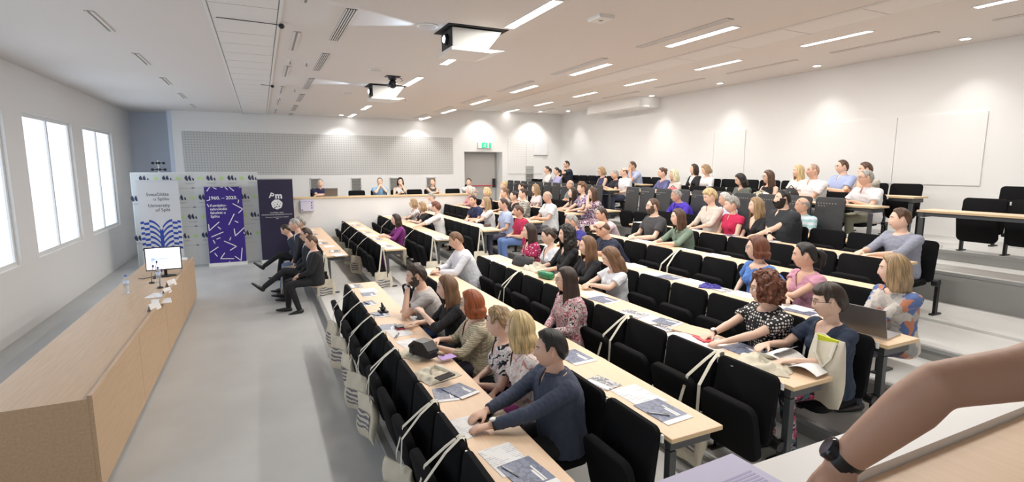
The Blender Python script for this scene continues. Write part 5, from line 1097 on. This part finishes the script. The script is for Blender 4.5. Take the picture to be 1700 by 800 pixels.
# ------------------------------------------------------------------ lectern desk at the left
t = tag(empty('lecturer_desk', (-1.21, 4.6, 0)), 'long beech lecturer desk along the left with papers and monitor', 'desk')
for i in range(4): MB().b2((-.03, i*1.64+.003, .05), (0, (i+1)*1.64-.003, .78)).build('front_panel', M_beech2, t)
MB().b2((-.72, -.0, .745), (-.03, 6.56, .775)).build('desk_top', M_beech2, t); MB().b2((-.72, 6.53, .05), (-.03, 6.56, .745)).build('end_panel', M_beech2, t); MB().b2((-.72, 0, .05), (-.03, .03, .745)).build('end_panel', M_beech2, t); MB().b2((-.70, .05, 0), (-.05, 6.5, .05)).build('plinth', M_steel, t); MB().b2((-.03, 0, .78), (0, 6.56, .80)).build('upstand', M_beech2, t)
ZD = .776
t = tag(empty('monitor', (-1.42, 9.5, ZD), R(4)), 'black framed monitor with a white page on the left desk', 'monitor')
MB().loft([(0, 0, 0), (0, 0, .012), (0, 0, .018)], [(.14, .1), (.14, .1), (.05, .04)], (1, 0, 0), 24).build('foot', M_blk2, t, 40); MB().b2((-.02, .01, .01), (.02, .04, .2)).build('stand', M_blk2, t)
MB().b2((-.245, -.02, .10), (.225, .015, .455)).build('case', M_blk2, t); MB().b2((-.232, -.024, .118), (.212, -.02, .442)).build('screen', mat('lit_white_screen', (.95, .97, 1), .4, emit=1.0), t)
MB().b2((-.17, -.026, .27), (.06, -.024, .285)).b2((-.17, -.026, .255), (-.12, -.024, .30)).b2((-.17, -.026, .235), (-.14, -.024, .25)).build('screen_content', mat('screen_blue', (.35, .5, .85), .5, emit=.6), t)
MB().b2((-.2, -.026, .40), (-.1, -.024, .405)).b2((-.2, -.026, .14), (.15, -.024, .143)).build('screen_text', mat('screen_grey', (.5, .52, .58), .5), t)
def bottle(x, y, lab, h=.24, r=.033):
    t = tag(empty('water_bottle', (x, y, ZD)), lab, 'bottle')
    m = bpy.data.materials.get('bottle_plastic')
    if not m: m = mat('bottle_plastic', (.85, .92, .97), .08); m.node_tree.nodes['Principled BSDF'].inputs['Transmission Weight'].default_value = .8; m.node_tree.nodes['Principled BSDF'].inputs['IOR'].default_value = 1.2
    MB().loft([(0, 0, 0), (0, 0, .01), (0, 0, h*.3), (0, 0, h*.35), (0, 0, h*.4), (0, 0, h*.7), (0, 0, h*.88), (0, 0, h*.93)], [r*.8, r, r, r*.92, r, r, r*.45, r*.4], n=18).build('body', m, t, 1)
    MB().loft([(0, 0, h*.45), (0, 0, h*.66)], [r*1.02, r*1.02], n=18).build('label', mat('pale_blue_label', (.62, .7, .88), .5), t, 1); MB().loft([(0, 0, h*.93), (0, 0, h)], [r*.45, r*.45], n=12).build('cap', mat('blue_cap', (.08, .1, .6), .4), t, 40)
bottle(-1.43, 8.95, 'clear water bottle in front of the monitor foot'); bottle(-1.72, 8.45, 'clear water bottle with blue cap at the left photo edge')
for i, (px, py, s) in enumerate(((284, 474, 1), (277, 486, .8), (256, 514, 1))):
    p = onz(px, py, ZD); t = tag(empty('name_card', (p.x, p.y, ZD), R(-25)), 'folded white name card on the left desk, %s from the monitor' % ORD[i], 'card', 'name cards on the lecturer desk')
    MB().prism([(-.03*s, 0), (-.027*s, 0), (0, .075*s), (.027*s, 0), (.03*s, 0), (.002, .085*s), (-.002, .085*s)], 1, -.09*s, .09*s).build('card', M_paper, t); MB().b2((.018, -.06, .02), (.0215, .05, .024)).build('lettering', M_blk2, t)
for i, (px, py) in enumerate(((258, 462), (266, 478), (252, 470))):
    p = onz(px, py, ZD); t = tag(empty('desk_microphone', (p.x, p.y, ZD)), 'thin desk microphone on a stalk beside the bottles, %s from the monitor' % ORD[i], 'microphone', 'desk microphones')
    MB().loft([(0, 0, 0), (0, 0, .02)], [.04, .03], n=14).build('base', M_blk2, t, 40); MB().tube([(0, 0, .02), (.01, -.02, .14), (.04, -.06, .24)], .005).build('stalk', mat('stalk_metal', (.3, .3, .36), .3, .6), t, 1); MB().ell((.045, -.065, .26), (.014, .014, .022), 10, 8).build('head', mat('mic_violet', (.12, .09, .25), .6), t, 1)
for i, (px, py, rz) in enumerate(((268, 500, 10), (262, 490, -12), (300, 430, 5))):
    p = onz(px, py, ZD); t = tag(empty('paper_sheet', (p.x, p.y, ZD+.001), R(rz)), 'white sheet on the lecturer desk, %s one' % ORD[i], 'paper', 'sheets on the lecturer desk'); link('page', me_sheet, t)
t = tag(empty('monitor_cable', (-1.5, 9.4, ZD)), 'loose black cable and clutter left of the monitor foot', 'cable'); MB().tube([(.02, 0, .09), (-.05, -.02, .03), (-.12, .02, .01), (-.2, -.05, .01), (-.26, .02, .01)], .005).build('cord', M_blk2, t, 1)
# ------------------------------------------------------------------ banners and press wall
def txt(s, size, m_, parent, loc, name='lettering', bold=0, al='LEFT', sp=1.0):
    c = bpy.data.curves.new('txt', 'FONT'); c.body = s; c.size = size; c.extrude = .0008; c.align_x = al; c.offset = bold; c.space_line = sp; c.resolution_u = 3
    o = bpy.data.objects.new('txt', c); COL.objects.link(o); dg = bpy.context.evaluated_depsgraph_get(); me = bpy.data.meshes.new_from_object(o.evaluated_get(dg)); bpy.data.objects.remove(o)
    me.materials.clear(); me.materials.append(m_); q = link(name, me, parent, loc); q.rotation_euler = (R(90), 0, 0); return q
M_ink = mat('dark_ink', (.05, .05, .07), .6); M_logo = mat('logo_dark', (.04, .05, .10), .6); M_lime = mat('logo_lime', (.55, .75, .30), .6); M_white = mat('print_white', (.8, .8, .82), .6)
M_purple = mat('purple_vinyl', (.036, .012, .215), .5); M_dkban = mat('dark_violet_vinyl', (.018, .013, .045), .5); M_press = mat('press_wall_cloth', (.66, .68, .67), .7); M_blue = mat('university_blue', (.02, .06, .38), .5)
pw = tag(empty('press_wall', (-2.75, 15.02, 0)), 'white press wall printed with rows of dark arc logos and lime marks', 'backdrop'); W = 2.66
MB().b2((0, 0, .03), (W, .025, 2.30)).build('cloth', M_press, pw); MB().b2((-.02, 0, 0), (0, .04, 2.31)).b2((W, 0, 0), (W+.02, .04, 2.31)).b2((-.02, 0, 2.3), (W+.02, .04, 2.32)).build('frame', M_clip, pw)
for i in range(4): MB().b2((.62*i+.6, -.0012, .03), (.603+.62*i, 0, 2.3)).build('seam', mat('seam_grey', (.5, .5, .5), .7), pw)
def arcs(cx_, cz, s):
    m = MB()
    for k_, (dx, h, w2) in enumerate(((-.10, .17, .10), (-.01, .175, .085), (.08, .10, .055))):
        pts = [(cx_+(dx-w2*.5*math.sin(a/8*math.pi)+.02)*s*1.0, cz+(h*a/8-.07)*s) for a in range(9)]
        pts += [(cx_+(dx+.02+w2*.55*(math.sin(a/8*math.pi)*.2+(1-a/8)*.7+.1))*s, cz+(h*a/8-.07)*s) for a in range(8, -1, -1)]
        n_ = len(pts)//2
        V = [(p[0], -.002, p[1]) for p in pts]; m.add(V, [(q, q+1, 2*n_-2-q, 2*n_-1-q) for q in range(n_-1)])
    return m.build('arc_logo', M_logo, pw)
for r_ in range(4):
    z = 2.17-.47*r_
    for c_ in range(6):
        x = .25+c_*.46-(r_ % 2)*.2
        if x > 2.6: continue
        if c_ % 1 == 0: arcs(x, z, .78); MB().b2((x-.1, -.0015, z-.115), (x+.11, 0, z-.108)).b2((x-.08, -.0015, z-.135), (x+.08, 0, z-.130)).build('caption_bar', mat('caption_grey', (.3, .3, .34), .7), pw)
        m = MB(); 
        for a in range(5): m.ell((x+.23+.028*math.cos(a*1.3), -.001, z+.0+.028*math.sin(a*1.3)), (.026, .001, .022), 8, 4)
        if x+.26 < W: m.build('lime_mark', M_lime, pw)
    MB().b2((.1, -.0015, z-.235), (2.55, 0, z-.230)).b2((.3, -.0015, z-.25), (.36, 0, z-.215)).b2((1.2, -.0015, z-.25), (1.26, 0, z-.215)).b2((2.1, -.0015, z-.25), (2.16, 0, z-.215)).build('caption_bar', mat('caption_grey', (.3, .3, .34), .7), pw)
def banner(x0, x1, z1, y, m_, lab, base=M_clip):
    t = tag(empty('rollup_banner', (x0, y, 0)), lab, 'banner'); w2 = x1-x0
    MB().b2((0, 0, .07), (w2, .004, z1)).build('print_sheet', m_, t); MB().b2((-.02, -.05, 0), (w2+.02, .06, .075)).build('base_cassette', base, t); MB().b2((-.01, -.006, z1-.015), (w2+.01, .010, z1+.01)).build('top_rail', mat('silver_rail', (.55, .55, .57), .3, .6), t)
    MB().tube([(w2/2, .03, .07), (w2/2, .02, z1)], .008).build('pole', M_trim, t); return t
b = banner(-1.27, -.455, 1.98, 14.8, M_purple, 'purple roll-up banner with white sticks and the years 1960 to 2020', M_clip)
txt('1960. – 2020.', .115, M_white, b, (.075, -.002, 1.655), bold=.002); txt('Kemijsko-\ntehnološki\nfakultet u\nSplitu', .088, M_white, b, (.095, -.002, 1.48), bold=.0015, sp=1.02)
cs = [(45, 95, 70, 52), (103, 62, 132, 76), (172, 50, 190, 46), (212, 58, 235, 82), (250, 48, 292, 92), (330, 68, 350, 47), (330, 68, 368, 52), (47, 183, 75, 174), (50, 215, 64, 238), (338, 176, 332, 202), (285, 210, 378, 258), (378, 258, 338, 294), (296, 304, 248, 402), (304, 368, 332, 381), (158, 378, 68, 458), (148, 422, 174, 442), (195, 470, 90, 514), (138, 534, 168, 522), (106, 545, 120, 572), (296, 440, 308, 505), (308, 505, 390, 430), (266, 518, 256, 544), (207, 553, 318, 600), (318, 600, 262, 636), (150, 607, 78, 655), (120, 664, 142, 692), (210, 660, 172, 714), (172, 714, 294, 713), (306, 692, 360, 730), (360, 730, 370, 616), (254, 738, 258, 750), (386, 470, 395, 484), (62, 400, 68, 455)]
m = MB()
for x0, y0, x1, y1 in cs:
    def q(x, y):
        px, py = 335+x/5.517, 300+y/5.517
        v = ony(px, py, 14.8); return Vector((min(max(v.x+1.27, .006), .809), -.002, min(max(v.z, .09), 1.955)))
    a, c = q(x0, y0), q(x1, y1); d_ = (c-a).normalized(); nn = Vector((-d_.z, 0, d_.x))*.0105
    m.add([a+nn, a-nn, c-nn, c+nn, a-d_*.012, c+d_*.012], [(0, 4, 1, 2, 5, 3)])
m.build('white_sticks', M_white, b)
b = banner(-.09, .725, 2.15, 14.75, M_dkban, 'dark violet roll-up banner with white Pm cookie emblem', M_clip)
pl = txt('P', .20, M_white, b, (.235, -.002, 1.62), bold=.004); pl.rotation_euler = (R(90), R(-22) if 0 else 0, 0); pl.rotation_euler = (R(90), R(22), 0); pl.location = (.235, -.002, 1.68)
txt('m', .22, M_white, b, (.385, -.002, 1.65), bold=.008)
m = MB(); m.add([(.42+.13*(1+.04*math.sin(5*a))*math.cos(a), -.002, 1.50+.125*(1+.04*math.sin(7*a))*math.sin(a)) for a in [2*math.pi*i/40 for i in range(40)]], [tuple(range(40))]); m.build('cookie_emblem', M_white, b)
m = MB()
for x, z, r_ in ((.38, 1.55, .010), (.45, 1.56, .012), (.43, 1.50, .016), (.36, 1.48, .010), (.41, 1.44, .016), (.47, 1.45, .018), (.5, 1.52, .010), (.33, 1.52, .008), (.44, 1.40, .01), (.37, 1.415, .018)): m.ell((x, -.0025, z), (r_, .001, r_), 10, 6)
m.build('cookie_crumbs', M_dkban, b)
txt('Sveučilište u Splitu', .042, M_white, b, (.41, -.002, 1.275), al='CENTER'); txt('PRIRODOSLOVNO-MATEMATIČKI FAKULTET', .036, M_white, b, (.41, -.002, 1.225), al='CENTER'); txt('University of Split | Faculty of Science\nSplit', .036, M_white, b, (.41, -.002, 1.16), al='CENTER')
b = banner(-2.60, -1.775, 2.14, 14.65, mat('white_banner', (.66, .66, .67), .6), 'white roll-up banner of the university with blue checkered open book', M_clip)
txt('Sveučilište\nu Splitu', .105, M_ink, b, (.62, -.002, 1.78), al='RIGHT'); txt('University\nof Split', .105, M_ink, b, (.62, -.002, 1.52), al='RIGHT')
m = MB(); cxb = .41
for s in (-1, 1):
    for k_ in range(6):
        z0 = 1.17-.125*k_
        def cz(t): return z0+(-.16*(1-t)**1.6 if t < 1 else 0)
        N_ = 8; V = []
        for i in range(N_+1): t_ = i/N_; x = cxb+s*(.03+.20*t_); z = z0-.16*(1-t_)**2; V += [(x, -.002, z), (x, -.002, z+.055)]
        m.add(V, [(2*i, 2*i+2, 2*i+3, 2*i+1) for i in range(N_)])
        for j in range(3):
            x0_ = cxb+s*(.23+.10*j); z2 = z0-(.03*j)+(0 if j % 2 else -.055)
            if abs(x0_-cxb) < .42: x1_ = x0_+s*min(.10, .40-abs(x0_-cxb)) if abs(x0_-cxb) < .40 else x0_; m.add([(x0_, -.002, z2), (x1_, -.002, z2-.01), (x1_, -.002, z2+.045), (x0_, -.002, z2+.055)], [(0, 1, 2, 3)])
m.add([(cxb-.035, -.002, .35), (cxb+.035, -.002, .35), (cxb+.035, -.002, 1.02), (cxb, -.002, .97), (cxb-.035, -.002, 1.02)], [(0, 1, 2, 3, 4)]); m.build('open_book_emblem', M_blue, b)
# white stand with black balls beyond the press wall
t = tag(empty('wind_gauge_model', (-2.42, 16.6, 0)), 'white stand with small black balls above the left banner', 'ornament'); MB().tube([(0, 0, 0), (0, 0, 2.62)], .018).build('pole', M_clip, t, 1); MB().loft([(0, 0, 0), (0, 0, .02)], [.2, .2], n=20).build('foot', M_clip, t)
for z, r_ in ((2.55, .12), (2.38, .14)):
    for k_ in range(4): a = k_*math.pi/2+.3; MB().tube([(0, 0, z), (r_*math.cos(a), r_*math.sin(a), z)], .008).build('arm', M_blk2, t); MB().ell((r_*math.cos(a), r_*math.sin(a), z), (.038, .038, .034), 10, 8).build('ball', M_blk2, t, 1)
# box on the white gallery wall
t = tag(empty('wall_box', (1.08, 15.1, 1.42)), 'pale lavender control box on the low white wall', 'box'); MB().b2((-.17, -.1, -.14), (.17, 0, .14)).build('housing', mat('lavender_box', (.72, .71, .84), .5), t); [MB().b2((x_, -.104, z_), (x_+.03, -.1, z_+.03)).build('button', M_ink, t) for x_, z_ in ((.09, .06), (.09, -.01), (.09, -.075), (-.15, -.12))]; MB().b2((-.175, -.11, .12), (.175, 0, .145)).build('lid', M_lav, t)
# rail under the top of the aisle at far right
# canvas bag on the lap of the woman in navy
p = ony(1371, 613, onx(1371, 613, X_(3)+.47).y); o = tag(empty('tote_bag', (X_(3)+.44, p.y-.02, FL[3]+.50), R(-8)), 'canvas tote with yellow folder standing on the lap of the woman in navy', 'bag'); b = bag_body(MB(), .27, .46, .08, .44); b.v = [(x+.012*math.sin(y*21)+.01*math.sin(z*17), y, z+.012*math.sin(y*30)) for x, y, z in b.v]; b.build('bag_body', M_canvas, o, 60)
xf(MB().b2((-.006, -.09, -.05), (.006, .07, .10)), TR(.01, .01, .345, -10)).build('yellow_folder', mat('yellow_folder', (.62, .68, .03), .5), o); ribbon(MB(), [(-.02, -.07, .43), (-.06, -.07, .33), (-.065, -.03, .25), (-.06, .05, .33), (-.02, .08, .43)], (0, 1, 0)).build('handle', M_strap, o)
